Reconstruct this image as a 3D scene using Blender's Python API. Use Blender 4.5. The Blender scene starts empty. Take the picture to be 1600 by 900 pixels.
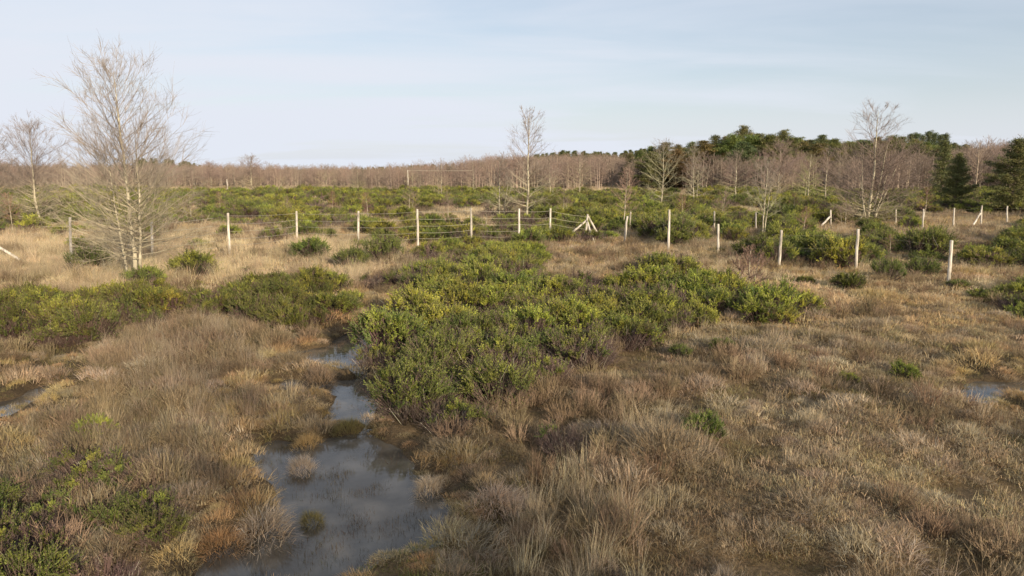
import bpy, math, random
import numpy as np
from mathutils import Vector

R = math.radians
rng = np.random.default_rng(7)
random.seed(7)
scene = bpy.context.scene
col = scene.collection

# ------------------------------------------------------------------ camera
CAM_H, PITCH, FPX = 3.6, R(10.0), 1069.0
cd = bpy.data.cameras.new('camera'); cam = bpy.data.objects.new('camera', cd); col.objects.link(cam)
cd.sensor_width = 36; cd.lens = 36 * FPX / 1600
cd.clip_start = 0.05; cd.clip_end = 3000
cam.location = (0, 0, CAM_H); cam.rotation_euler = (R(90) - PITCH, 0, 0)
scene.camera = cam

# ------------------------------------------------------------------ sky, sun, exposure
SUN_EL, SUN_AZ = R(17), R(148)        # azimuth clockwise from +Y: behind the camera, to the right
w = bpy.data.worlds.new('World'); scene.world = w; w.use_nodes = True
nt = w.node_tree; nt.nodes.clear()
def N(tree, kind, **kw):
    n = tree.nodes.new(kind)
    for k, v in kw.items():
        if k.startswith('i_'):
            n.inputs[k[2:].replace('_', ' ')].default_value = v
        else: setattr(n, k, v)
    return n
L = nt.links.new
out = N(nt, 'ShaderNodeOutputWorld'); bg = N(nt, 'ShaderNodeBackground'); bg.inputs['Strength'].default_value = 0.1
sky = N(nt, 'ShaderNodeTexSky', sky_type='NISHITA', sun_disc=False, sun_elevation=SUN_EL, sun_rotation=SUN_AZ,
        air_density=1.0, dust_density=1.2, ozone_density=1.5)
tc = N(nt, 'ShaderNodeTexCoord'); sep = N(nt, 'ShaderNodeSeparateXYZ'); L(tc.outputs['Generated'], sep.inputs[0])
zc = N(nt, 'ShaderNodeMath', operation='MAXIMUM'); L(sep.outputs['Z'], zc.inputs[0]); zc.inputs[1].default_value = 0.0
za = N(nt, 'ShaderNodeMath', operation='ADD'); L(zc.outputs[0], za.inputs[0]); za.inputs[1].default_value = 0.13
dv = N(nt, 'ShaderNodeVectorMath', operation='DIVIDE'); L(tc.outputs['Generated'], dv.inputs[0])
cmb = N(nt, 'ShaderNodeCombineXYZ')
for i in range(3): L(za.outputs[0], cmb.inputs[i])
L(cmb.outputs[0], dv.inputs[1])
mp = N(nt, 'ShaderNodeMapping'); L(dv.outputs[0], mp.inputs[0]); mp.inputs['Scale'].default_value = (0.35, 1.0, 0.0); mp.inputs['Rotation'].default_value = (0, 0, R(6))
n1 = N(nt, 'ShaderNodeTexNoise'); n1.inputs['Scale'].default_value = 1.1; n1.inputs['Detail'].default_value = 7; n1.inputs['Roughness'].default_value = 0.55; n1.inputs['Distortion'].default_value = 0.4
L(mp.outputs[0], n1.inputs['Vector'])
n2 = N(nt, 'ShaderNodeMath', operation='MULTIPLY_ADD'); L(sep.outputs['X'], n2.inputs[0]); n2.inputs[1].default_value = -0.28; L(n1.outputs[0], n2.inputs[2])
cr = N(nt, 'ShaderNodeMapRange', interpolation_type='SMOOTHSTEP'); L(n2.outputs[0], cr.inputs['Value'])
cr.inputs['From Min'].default_value = 0.22; cr.inputs['From Max'].default_value = 0.80
cr.inputs['To Min'].default_value = 0.34; cr.inputs['To Max'].default_value = 0.92
mx = N(nt, 'ShaderNodeMix', data_type='RGBA'); lowz = N(nt, 'ShaderNodeMapRange', interpolation_type='SMOOTHSTEP'); L(sep.outputs['Z'], lowz.inputs['Value'])
lowz.inputs['From Min'].default_value = 0.0; lowz.inputs['From Max'].default_value = 0.22; lowz.inputs['To Min'].default_value = 0.55; lowz.inputs['To Max'].default_value = 0.0
mxf = N(nt, 'ShaderNodeMath', operation='MAXIMUM'); L(cr.outputs[0], mxf.inputs[0]); L(lowz.outputs[0], mxf.inputs[1])
sumf = N(nt, 'ShaderNodeMath', operation='MULTIPLY_ADD', use_clamp=True); L(lowz.outputs[0], sumf.inputs[0]); sumf.inputs[1].default_value = 0.6; L(mxf.outputs[0], sumf.inputs[2])
L(sumf.outputs[0], mx.inputs[0]); L(sky.outputs[0], mx.inputs[6])
mx.inputs[7].default_value = (5.65, 5.95, 6.6, 1)
L(mx.outputs[2], bg.inputs['Color']); L(bg.outputs[0], out.inputs[0])

sd_ = bpy.data.lights.new('sun', 'SUN'); sd_.energy = 5.0; sd_.angle = R(0.5); sd_.color = (1.0, 0.83, 0.62)
sun = bpy.data.objects.new('sun', sd_); col.objects.link(sun)
to_sun = Vector((math.sin(SUN_AZ) * math.cos(SUN_EL), math.cos(SUN_AZ) * math.cos(SUN_EL), math.sin(SUN_EL)))
sun.rotation_euler = to_sun.to_track_quat('Z', 'Y').to_euler(); sun.location = (20, -20, 30)
vs = scene.view_settings; vs.view_transform = 'Standard'; vs.look = 'None'; vs.gamma = 1; vs.use_curve_mapping = False
vs.exposure = 0.46

# ------------------------------------------------------------------ helpers
def proj(x, y, z=0.0):
    x = np.asarray(x, float); y = np.asarray(y, float)
    c, s = math.cos(PITCH), math.sin(PITCH)
    zz = np.asarray(z) - CAM_H
    depth = np.maximum(y * c - zz * s, 1e-3); up = y * s + zz * c
    return 800 + FPX * x / depth, 450 - FPX * up / depth
def at(px, py, z=0.0):
    """the spot on the plain that the photograph shows at this pixel (surveying helper)"""
    c, s = math.cos(PITCH), math.sin(PITCH)
    a = (px - 800) / FPX; b = (450 - py) / FPX
    d = (a, c + b * s, -s + b * c)
    t = (z - CAM_H) / d[2]
    return a * t, d[1] * t
def height_at(px, py, y):
    """x and z of a sight line where it meets the plane at distance y"""
    c, s = math.cos(PITCH), math.sin(PITCH)
    a = (px - 800) / FPX; b = (450 - py) / FPX
    t = y / (c + b * s)
    return a * t, CAM_H + (-s + b * c) * t

def vnoise(x, y, sc, seed=0):
    x = np.asarray(x, float) / sc + 1000.5; y = np.asarray(y, float) / sc + 1000.5
    xi = np.floor(x).astype(np.int64); yi = np.floor(y).astype(np.int64)
    fx = x - xi; fy = y - yi; fx = fx * fx * (3 - 2 * fx); fy = fy * fy * (3 - 2 * fy)
    def h(a, b):
        v = np.sin(a * 127.1 + b * 311.7 + seed * 74.7) * 43758.5453
        return v - np.floor(v)
    return (h(xi, yi) * (1 - fx) + h(xi + 1, yi) * fx) * (1 - fy) + (h(xi, yi + 1) * (1 - fx) + h(xi + 1, yi + 1) * fx) * fy
def fbm(x, y, sc, seed=0, o=3):
    return sum(vnoise(x, y, sc / 2 ** i, seed + i * 13) * 0.5 ** i for i in range(o)) / (2 - 0.5 ** (o - 1))
def sstep(a, b, v):
    t = np.clip((np.asarray(v) - a) / (b - a), 0, 1); return t * t * (3 - 2 * t)
def inpoly(px, py, poly):
    px = np.asarray(px); py = np.asarray(py); r = np.zeros(px.shape, bool); n = len(poly)
    for i in range(n):
        x0, y0 = poly[i]; x1, y1 = poly[(i + 1) % n]
        if y0 == y1: continue
        c = ((y0 > py) != (y1 > py)) & (px < (x1 - x0) * (py - y0) / (y1 - y0) + x0)
        r ^= c
    return r
def sdist(x, y, poly):
    """signed distance to a polygon, negative inside"""
    d = np.full(np.shape(x), 1e9); n = len(poly)
    for i in range(n):
        ax, ay = poly[i]; bx, by = poly[(i + 1) % n]
        vx, vy = bx - ax, by - ay; q = vx * vx + vy * vy + 1e-9
        t = np.clip(((x - ax) * vx + (y - ay) * vy) / q, 0, 1)
        d = np.minimum(d, np.hypot(x - ax - t * vx, y - ay - t * vy))
    return np.where(inpoly(x, y, poly), -d, d)

def mesh(name, V, F, mats, mat_idx=None, colr=None, smooth=False):
    """V (n,3); F (m,k) or a list of such arrays"""
    Fs = F if isinstance(F, list) else [F]
    Fs = [f for f in Fs if len(f)]
    me = bpy.data.meshes.new(name)
    V = np.asarray(V, np.float32); me.vertices.add(len(V)); me.vertices.foreach_set('co', V.ravel())
    lens = np.concatenate([np.full(len(f), f.shape[1], np.int32) for f in Fs])
    loops = np.concatenate([np.asarray(f, np.int32).ravel() for f in Fs])
    me.loops.add(len(loops)); me.loops.foreach_set('vertex_index', loops)
    me.polygons.add(len(lens)); st = np.concatenate([[0], np.cumsum(lens)[:-1]]).astype(np.int32)
    me.polygons.foreach_set('loop_start', st)
    if mat_idx is not None: me.polygons.foreach_set('material_index', np.asarray(mat_idx, np.int32))
    me.polygons.foreach_set('use_smooth', np.full(len(lens), bool(smooth)))
    for m in (mats if isinstance(mats, (list, tuple)) else [mats]): me.materials.append(m)
    if colr is not None:
        a = me.attributes.new('tone', 'FLOAT_COLOR', 'POINT')
        c = np.ones((len(V), 4), np.float32); c[:, :3] = colr; a.data.foreach_set('color', c.ravel())
    me.update(); me.validate(clean_customdata=False)
    return me
def obj(name, me, parent=None, loc=None, link=True):
    o = bpy.data.objects.new(name, me)
    if link: col.objects.link(o)
    if parent is not None: o.parent = parent
    if loc is not None: o.location = loc
    return o
def tag(o, label, cat, group=None, kind=None):
    if label: o['label'] = label
    if cat: o['category'] = cat
    if group: o['group'] = group
    if kind: o['kind'] = kind
    return o
def thing(name, label, cat, loc, rz=0, group=None):
    o = bpy.data.objects.new(name, None); col.objects.link(o); o.empty_display_size = 0.2
    o.location = loc; o.rotation_euler = (0, 0, rz)
    return tag(o, label, cat, group)

def tubes(P0, P1, R0, R1, n=3):
    P0 = np.asarray(P0, float); P1 = np.asarray(P1, float); R0 = np.asarray(R0, float); R1 = np.asarray(R1, float)
    d = P1 - P0; d /= np.linalg.norm(d, axis=1, keepdims=True) + 1e-9
    ref = np.where(np.abs(d[:, 2:3]) > 0.9, np.array([[1., 0, 0]]), np.array([[0, 0, 1.]]))
    u = np.cross(d, ref); u /= np.linalg.norm(u, axis=1, keepdims=True) + 1e-9; v = np.cross(d, u)
    a = np.arange(n) * 2 * np.pi / n; m = len(P0)
    ring = u[:, None] * np.cos(a)[None, :, None] + v[:, None] * np.sin(a)[None, :, None]
    V = np.concatenate([P0[:, None] + ring * R0[:, None, None], P1[:, None] + ring * R1[:, None, None]], 1).reshape(-1, 3)
    i = np.arange(n); j = (i + 1) % n
    F = (np.stack([i, j, j + n, i + n], 1)[None] + (np.arange(m) * 2 * n)[:, None, None]).reshape(-1, 4)
    return V, F
def pipe(P, Rr, n=8, cap=True):
    """one connected tapered tube along a polyline"""
    P = np.asarray(P, float); k = len(P); Rr = np.broadcast_to(np.asarray(Rr, float), (k,))
    T = np.gradient(P, axis=0); T /= np.linalg.norm(T, axis=1, keepdims=True) + 1e-9
    ref = np.array([1., 0.13, 0.07]); 
    if abs(T[0] @ ref) > 0.85: ref = np.array([0., 0.2, 1.])
    u = np.cross(T, ref); u /= np.linalg.norm(u, axis=1, keepdims=True); v = np.cross(T, u)
    a = np.arange(n) * 2 * np.pi / n
    V = (P[:, None] + (u[:, None] * np.cos(a)[None, :, None] + v[:, None] * np.sin(a)[None, :, None]) * Rr[:, None, None]).reshape(-1, 3)
    i = np.arange(n); j = (i + 1) % n
    F = (np.stack([i, j, j + n, i + n], 1)[None] + (np.arange(k - 1) * n)[:, None, None]).reshape(-1, 4)
    if cap:
        V = np.concatenate([V, P[-1:], P[:1]]); e = k * n
        T1 = np.stack([i + (k - 1) * n, j + (k - 1) * n, np.full(n, e)], 1); T0 = np.stack([j, i, np.full(n, e + 1)], 1)
        return V, [F, np.concatenate([T1, T0])]
    return V, [F]
def merge(parts):
    Vs, Qs, Ts, k = [], [], [], 0
    for V, F in parts:
        for f in (F if isinstance(F, list) else [F]):
            (Qs if f.shape[1] == 4 else Ts).append(f + k)
        Vs.append(V); k += len(V)
    return np.concatenate(Vs), ([np.concatenate(Qs)] if Qs else []) + ([np.concatenate(Ts)] if Ts else [])

# ------------------------------------------------------------------ materials
def mat(name): 
    m = bpy.data.materials.new(name); m.use_nodes = True; m.node_tree.nodes.clear(); return m
def leafy(name, inst, trans=0.35, rough=0.75, use_obj=True, hue=0.02, spec=0.15):
    """colour = the piece's own 'tone' attribute x the plant's tint; part of the light passes through"""
    m = mat(name); t = m.node_tree; l = t.links.new
    o = N(t, 'ShaderNodeOutputMaterial')
    tone = N(t, 'ShaderNodeAttribute', attribute_name='tone')
    if inst: tint = N(t, 'ShaderNodeAttribute', attribute_type='INSTANCER', attribute_name='tint'); ts = tint.outputs['Color']
    else: tint = N(t, 'ShaderNodeObjectInfo'); ts = tint.outputs['Color']
    mul = N(t, 'ShaderNodeMix', data_type='RGBA', blend_type='MULTIPLY'); mul.inputs[0].default_value = 1
    l(tone.outputs['Color'], mul.inputs[6]); l(ts, mul.inputs[7])
    info = N(t, 'ShaderNodeObjectInfo')
    mr = N(t, 'ShaderNodeMapRange'); l(info.outputs['Random'], mr.inputs[0]); mr.inputs[3].default_value = 0.5 - hue; mr.inputs[4].default_value = 0.5 + hue
    hs = N(t, 'ShaderNodeHueSaturation'); l(mr.outputs[0], hs.inputs['Hue']); l(mul.outputs[2], hs.inputs['Color'])
    p = N(t, 'ShaderNodeBsdfPrincipled'); l(hs.outputs[0], p.inputs['Base Color']); p.inputs['Roughness'].default_value = rough
    p.inputs['Specular IOR Level'].default_value = spec
    if trans > 0:
        tr = N(t, 'ShaderNodeBsdfTranslucent'); l(hs.outputs[0], tr.inputs['Color'])
        ms = N(t, 'ShaderNodeMixShader'); ms.inputs[0].default_value = trans
        l(p.outputs[0], ms.inputs[1]); l(tr.outputs[0], ms.inputs[2]); l(ms.outputs[0], o.inputs[0])
    else: l(p.outputs[0], o.inputs[0])
    return m
M = {}
M['grass'] = leafy('dry_grass_blades', True, 0.35, 0.7)
M['tuss'] = leafy('tussock_blades', False, 0.35, 0.7)
M['leaf_i'] = leafy('shrub_leaves_far', True, 0.3, 0.55, spec=0.3)
M['twig_i'] = leafy('shrub_twigs_far', True, 0.0, 0.85)
M['leaf'] = leafy('shrub_leaves', False, 0.3, 0.55, spec=0.3)
M['twig'] = leafy('shrub_twigs', False, 0.0, 0.85)
M['bare'] = leafy('bare_branches', False, 0.0, 0.85)
M['bare_i'] = leafy('bare_branches_far', True, 0.0, 0.85)
M['needle'] = leafy('evergreen_foliage', False, 0.2, 0.6, spec=0.25)
M['needle_i'] = leafy('evergreen_foliage_far', True, 0.2, 0.6, spec=0.25)

def woody(name, ca, cb, cc, scale=6, stretch=(1, 1, 0.25), bump=0.4):
    m = mat(name); t = m.node_tree; l = t.links.new
    o = N(t, 'ShaderNodeOutputMaterial'); p = N(t, 'ShaderNodeBsdfPrincipled'); p.inputs['Roughness'].default_value = 0.85; p.inputs['Specular IOR Level'].default_value = 0.2
    g = N(t, 'ShaderNodeTexCoord'); mp = N(t, 'ShaderNodeMapping'); l(g.outputs['Object'], mp.inputs[0]); mp.inputs['Scale'].default_value = stretch
    n = N(t, 'ShaderNodeTexNoise'); l(mp.outputs[0], n.inputs['Vector']); n.inputs['Scale'].default_value = scale; n.inputs['Detail'].default_value = 6; n.inputs['Roughness'].default_value = 0.65
    r = N(t, 'ShaderNodeValToRGB'); l(n.outputs[0], r.inputs[0])
    e = r.color_ramp.elements; e[0].position = 0.36; e[0].color = (*ca, 1); e[1].position = 0.64; e[1].color = (*cc, 1)
    x = e.new(0.5); x.color = (*cb, 1)
    b = N(t, 'ShaderNodeBump'); b.inputs['Strength'].default_value = bump; b.inputs['Distance'].default_value = 0.02; l(n.outputs[0], b.inputs['Height'])
    l(r.outputs[0], p.inputs['Base Color']); l(b.outputs[0], p.inputs['Normal']); l(p.outputs[0], o.inputs[0])
    return m
M['bark'] = woody('pale_lichen_bark', (0.10, 0.085, 0.065), (0.36, 0.32, 0.23), (0.50, 0.46, 0.33), 5, (1, 1, 0.5))
M['darkbark'] = woody('dark_bark', (0.05, 0.04, 0.03), (0.13, 0.10, 0.07), (0.22, 0.18, 0.13), 4)
M['post'] = woody('pale_weathered_post', (0.20, 0.18, 0.145), (0.50, 0.455, 0.38), (0.66, 0.61, 0.53), 7, (1, 1, 0.22), 0.5)
M['greypost'] = woody('grey_weathered_post', (0.22, 0.20, 0.18), (0.33, 0.31, 0.28), (0.44, 0.41, 0.37), 9, (1, 1, 0.12), 0.25)
def plain(name, c, rough=0.5, metal=0.0):
    m = mat(name); t = m.node_tree; o = N(t, 'ShaderNodeOutputMaterial'); p = N(t, 'ShaderNodeBsdfPrincipled')
    n = N(t, 'ShaderNodeTexNoise'); n.inputs['Scale'].default_value = 30
    r = N(t, 'ShaderNodeMix', data_type='RGBA'); t.links.new(n.outputs[0], r.inputs[0])
    r.inputs[6].default_value = (*[v * 0.8 for v in c], 1); r.inputs[7].default_value = (*[min(1, v * 1.15) for v in c], 1)
    t.links.new(r.outputs[2], p.inputs['Base Color']); p.inputs['Roughness'].default_value = rough; p.inputs['Metallic'].default_value = metal
    t.links.new(p.outputs[0], o.inputs[0]); return m
M['wire'] = plain('fence_wire', (0.50, 0.46, 0.36), 0.5, 0.3)

# ground: peat, moss and matted straw
m = mat('bog_ground'); t = m.node_tree; l = t.links.new
o_ = N(t, 'ShaderNodeOutputMaterial'); p_ = N(t, 'ShaderNodeBsdfPrincipled'); p_.inputs['Roughness'].default_value = 0.9; p_.inputs['Specular IOR Level'].default_value = 0.2
g_ = N(t, 'ShaderNodeTexCoord')
def gn(scale, det=6, ro=0.6):
    n = N(t, 'ShaderNodeTexNoise'); n.inputs['Scale'].default_value = scale; n.inputs['Detail'].default_value = det; n.inputs['Roughness'].default_value = ro
    l(g_.outputs['Object'], n.inputs['Vector']); return n
na, nb, nc = gn(0.35), gn(3.2), gn(26, 4, 0.7)
ra = N(t, 'ShaderNodeValToRGB'); l(nb.outputs[0], ra.inputs[0]); e = ra.color_ramp.elements
e[0].position = 0.30; e[0].color = (0.045, 0.030, 0.017, 1); e[1].position = 0.72; e[1].color = (0.27, 0.185, 0.10, 1); x = e.new(0.5); x.color = (0.13, 0.09, 0.048, 1)
rb = N(t, 'ShaderNodeValToRGB'); l(nc.outputs[0], rb.inputs[0]); e = rb.color_ramp.elements
e[0].position = 0.3; e[0].color = (0.05, 0.036, 0.022, 1); e[1].position = 0.7; e[1].color = (0.30, 0.22, 0.13, 1)
mxa = N(t, 'ShaderNodeMix', data_type='RGBA'); mxa.inputs[0].default_value = 0.5; l(ra.outputs[0], mxa.inputs[6]); l(rb.outputs[0], mxa.inputs[7])
wet = N(t, 'ShaderNodeAttribute', attribute_name='tone')
mxb = N(t, 'ShaderNodeMix', data_type='RGBA', blend_type='MULTIPLY'); mxb.inputs[0].default_value = 1; l(mxa.outputs[2], mxb.inputs[6]); l(wet.outputs['Color'], mxb.inputs[7])
bp = N(t, 'ShaderNodeBump'); bp.inputs['Strength'].default_value = 0.8; bp.inputs['Distance'].default_value = 0.05; l(nc.outputs[0], bp.inputs['Height'])
l(mxb.outputs[2], p_.inputs['Base Color']); l(bp.outputs[0], p_.inputs['Normal']); l(p_.outputs[0], o_.inputs[0])
M['ground'] = m
# bog water
m = mat('bog_water'); t = m.node_tree; l = t.links.new
o_ = N(t, 'ShaderNodeOutputMaterial'); p_ = N(t, 'ShaderNodeBsdfPrincipled')
g_ = N(t, 'ShaderNodeTexCoord'); n_ = N(t, 'ShaderNodeTexNoise'); n_.inputs['Scale'].default_value = 2.2; n_.inputs['Detail'].default_value = 6; l(g_.outputs['Object'], n_.inputs['Vector'])
r_ = N(t, 'ShaderNodeValToRGB'); l(n_.outputs[0], r_.inputs[0]); e = r_.color_ramp.elements
e[0].position = 0.4; e[0].color = (0.055, 0.048, 0.038, 1); e[1].position = 0.7; e[1].color = (0.13, 0.115, 0.093, 1)
n3 = N(t, 'ShaderNodeTexNoise'); n3.inputs['Scale'].default_value = 9; n3.inputs['Detail'].default_value = 3; l(g_.outputs['Object'], n3.inputs['Vector'])
bp = N(t, 'ShaderNodeBump'); bp.inputs['Strength'].default_value = 0.06; bp.inputs['Distance'].default_value = 0.03; l(n3.outputs[0], bp.inputs['Height'])
l(r_.outputs[0], p_.inputs['Base Color']); l(bp.outputs[0], p_.inputs['Normal'])
p_.inputs['Roughness'].default_value = 0.03; p_.inputs['IOR'].default_value = 1.42; l(p_.outputs[0], o_.inputs[0])
M['water'] = m

# ------------------------------------------------------------------ terrain and pools
POOLS_PX = [
 [(520, 540), (545, 522), (575, 512), (585, 530), (568, 560), (558, 600), (566, 632), (556, 652), (533, 650), (530, 628), (545, 612), (520, 600), (490, 606), (458, 602), (456, 590), (500, 590), (535, 585), (545, 575), (500, 570), (452, 566), (455, 552), (490, 545)],
 [(415, 690), (455, 676), (520, 680), (555, 668), (590, 690), (612, 730), (655, 765), (700, 790), (640, 835), (560, 862), (510, 890), (480, 930), (320, 940), (338, 862), (372, 845), (420, 842), (452, 795), (446, 757), (425, 738), (402, 715)],
 [(-30, 630), (20, 622), (55, 604), (72, 612), (48, 628), (10, 644), (-30, 652)],
 [(1508, 608), (1535, 602), (1545, 594), (1600, 590), (1660, 596), (1660, 610), (1600, 612), (1560, 614), (1535, 627), (1512, 622)],
]
POOLS = [[at(*p) for p in poly] for poly in POOLS_PX]
WET_PX = [[(590, 770), (700, 765), (860, 770), (850, 810), (760, 830), (640, 830)], [(-40, 545), (110, 550), (140, 590), (90, 650), (-40, 660)], [(1480, 560), (1640, 560), (1640, 640), (1500, 640)]]
WET = [[at(*p) for p in poly] for poly in WET_PX]
LAND = [[at(*q) for q in p] for p in [[(452, 574), (490, 568), (530, 577), (548, 586), (500, 589), (456, 585)], [(440, 676), (490, 668), (520, 664), (560, 660), (555, 667), (510, 674), (470, 682)]]]
WATER_Z = -0.06
def pool_sd(x, y):
    d = np.full(np.shape(x), 1e9)
    for p in POOLS: d = np.minimum(d, sdist(x, y, p))
    d = d - 0.15 + 0.05 * sstep(5, 7, x) + (fbm(x, y, 0.55, 3) - 0.5) * 0.50
    for p in LAND: d = np.maximum(d, 0.16 - sdist(x, y, p) * 1.5)
    return d
def wet_sd(x, y):
    d = np.full(np.shape(x), 1e9)
    for p in WET: d = np.minimum(d, sdist(x, y, p))
    return d + (fbm(x, y, 0.6, 5) - 0.5) * 0.5
def near_water(x, y):
    return (y > 4) & (y < 16) & (x > -10) & (x < 12)
def gz(x, y, sd=None):
    x = np.asarray(x, float); y = np.asarray(y, float)
    z = (fbm(x, y, 2.2, 11) - 0.42) * 0.20 * sstep(0, 3, y) + (fbm(x, y, 0.75, 17) - 0.42) * 0.26 * sstep(45, 20, y)
    z = np.maximum(z, -0.03)
    z += 2.4 * sstep(105, 170, y) * sstep(-30, 60, x) + 1.2 * sstep(110, 240, y)
    if sd is None:
        k = near_water(x, y); sd = np.full(np.shape(x), 5.0)
        if np.any(k):
            if np.ndim(x) == 0: sd = pool_sd(x, y)
            else: sd[k] = pool_sd(x[k], y[k])
    f = sstep(0.22, -0.22, sd)
    z = z * (1 - f) + (-0.22) * f
    return z

ys = np.concatenate([np.arange(-70, 3, 2.0), np.arange(3, 17, 0.085), np.arange(17, 45, 0.25), 45 * 1.045 ** np.arange(0, 66)])
xr = np.concatenate([np.arange(0, 11, 0.1), np.arange(11, 36, 0.3), 36 * 1.06 ** np.arange(0, 56)])
xs = np.concatenate([-xr[:0:-1], xr])
X, Y = np.meshgrid(xs, ys); nx, ny = len(xs), len(ys)
SD = np.full(X.shape, 5.0); k = near_water(X, Y); SD[k] = pool_sd(X[k], Y[k])
WS = np.full(X.shape, 5.0); WS[k] = wet_sd(X[k], Y[k])
Z = gz(X, Y, SD)
i = np.arange(nx - 1); j = np.arange(ny - 1); I, J = np.meshgrid(i, j); a = (J * nx + I).ravel()
F = np.stack([a, a + 1, a + 1 + nx, a + nx], 1)
wetc = 1 - 0.55 * sstep(0.5, -0.05, np.minimum(SD, WS)).ravel()
gtone = np.stack([wetc, wetc * 0.98, wetc * 0.93], 1)
ground = obj('ground', mesh('ground', np.stack([X, Y, Z], -1).reshape(-1, 3), F, M['ground'], colr=gtone, smooth=True))
tag(ground, 'peaty bog ground under dry grass and heath', 'ground', kind='structure')
for n, p in enumerate(POOLS):
    P = np.array(p); x0, y0 = P.min(0) - 0.5; x1, y1 = P.max(0) + 0.5
    gx = np.arange(x0, x1, 0.12); gy = np.arange(y0, y1, 0.12); GX, GY = np.meshgrid(gx, gy)
    sdd = sdist(GX, GY, p); I, J = np.meshgrid(np.arange(len(gx) - 1), np.arange(len(gy) - 1))
    keep = (sdd[:-1, :-1] < 0.55).ravel(); a = (J * len(gx) + I).ravel()[keep]
    F = np.stack([a, a + 1, a + 1 + len(gx), a + len(gx)], 1)
    used, inv = np.unique(F, return_inverse=True); V = np.stack([GX, GY, np.full(GX.shape, WATER_Z - 0.004 * n)], -1).reshape(-1, 3)[used]
    tag(obj('water', mesh('water', V, inv.reshape(F.shape), M['water'], smooth=True)),
        ['narrow channel of grey water along the thicket', 'wide grey pool of still bog water among tussocks', 'small puddle at the left edge of the bog', 'small puddle at the right edge of the bog'][n], 'water', kind='structure')

# ------------------------------------------------------------------ plants: prototype meshes
def blades(n, r, h, w, arch, rs, clump=0.5, upright=0.0, dark=(0.7, 1.15)):
    """n grass blades rising from a disc of radius r, arching outwards"""
    a = rs.uniform(0, 2 * np.pi, n); q = r * np.sqrt(rs.uniform(0, 1, n)) * clump
    b = np.stack([np.cos(a) * q, np.sin(a) * q, np.full(n, -0.03)], 1)
    a2 = a + rs.normal(0, 0.7, n); tilt = np.clip(rs.normal(0.55, 0.35, n) * arch, 0, 1.45)
    ln = h * rs.uniform(0.55, 1.15, n)
    out = np.stack([np.cos(a2), np.sin(a2), np.zeros(n)], 1); up = np.array([0, 0, 1.])
    t1 = tilt * 0.55; t2 = tilt * 1.5
    mid = b + (out * np.sin(t1)[:, None] + up * np.cos(t1)[:, None]) * (ln * 0.55)[:, None]
    tip = mid + (out * np.sin(t2)[:, None] + up * np.cos(t2)[:, None]) * (ln * 0.5)[:, None]
    yaw = rs.uniform(0, np.pi, n); s = np.stack([np.cos(yaw), np.sin(yaw), np.zeros(n)], 1) * (w * rs.uniform(0.6, 1.2, n) / 2)[:, None]
    V = np.stack([b - s, b + s, mid - s * 0.8, mid + s * 0.8, tip - s * 0.15, tip + s * 0.15], 1).reshape(-1, 3)
    k = (np.arange(n) * 6)[:, None]
    F = np.concatenate([k + np.array([[0, 1, 3, 2]]), k + np.array([[2, 3, 5, 4]])])
    c = np.repeat(rs.uniform(dark[0], dark[1], n), 6)
    hue = np.repeat(rs.normal(0, 0.05, n), 6)
    return V, F, np.stack([c * (1 + hue), c, c * (1 - hue * 1.5)], 1)
def cushion(n, r, h, bl, w, rs, dark=(0.6, 1.2)):
    """a domed tussock: short blades leaning out of a rounded hummock"""
    a = rs.uniform(0, 2 * np.pi, n); q = np.sqrt(rs.uniform(0, 1, n)); lump = 1 + 0.28 * np.sin(a * 2 + rs.uniform(0, 6)) + 0.2 * np.sin(a * 5 + rs.uniform(0, 6))
    z = h * np.sqrt(np.clip(1 - q ** 2, 0, 1)); b = np.stack([np.cos(a) * q * r * lump, np.sin(a) * q * r * lump, z - 0.03], 1)
    d = np.stack([np.cos(a) * q / r, np.sin(a) * q / r, np.sqrt(np.clip(1 - q * q, 0.02, 1)) / h], 1); d /= np.linalg.norm(d, axis=1, keepdims=True)
    d = d + rs.normal(0, 0.5, (n, 3)) + np.array([0.0, 0, 0.3]) + rs.normal(0, .3, 3) * np.array([1, 1, 0]); d /= np.linalg.norm(d, axis=1, keepdims=True)
    ln = bl * rs.uniform(0.5, 1.2, n); mid = b + d * (ln * 0.55)[:, None]; d2 = d + np.stack([np.cos(a) * 0.5, np.sin(a) * 0.5, np.full(n, -0.55)], 1) * rs.uniform(0.3, 1.3, (n, 1)); d2 /= np.linalg.norm(d2, axis=1, keepdims=True)
    tip = mid + d2 * (ln * 0.5)[:, None]; yaw = rs.uniform(0, np.pi, n); s = np.stack([np.cos(yaw), np.sin(yaw), np.zeros(n)], 1) * (w * rs.uniform(0.6, 1.2, n) / 2)[:, None]
    V = np.stack([b - s, b + s, mid - s * 0.8, mid + s * 0.8, tip - s * 0.15, tip + s * 0.15], 1).reshape(-1, 3); k = (np.arange(n) * 6)[:, None]
    F = np.concatenate([k + np.array([[0, 1, 3, 2]]), k + np.array([[2, 3, 5, 4]])]); c = np.repeat(rs.uniform(dark[0], dark[1], n), 6); hue = np.repeat(rs.normal(0, 0.05, n), 6)
    return V, F, np.stack([c * (1 + hue), c, c * (1 - hue * 1.5)], 1)
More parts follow.
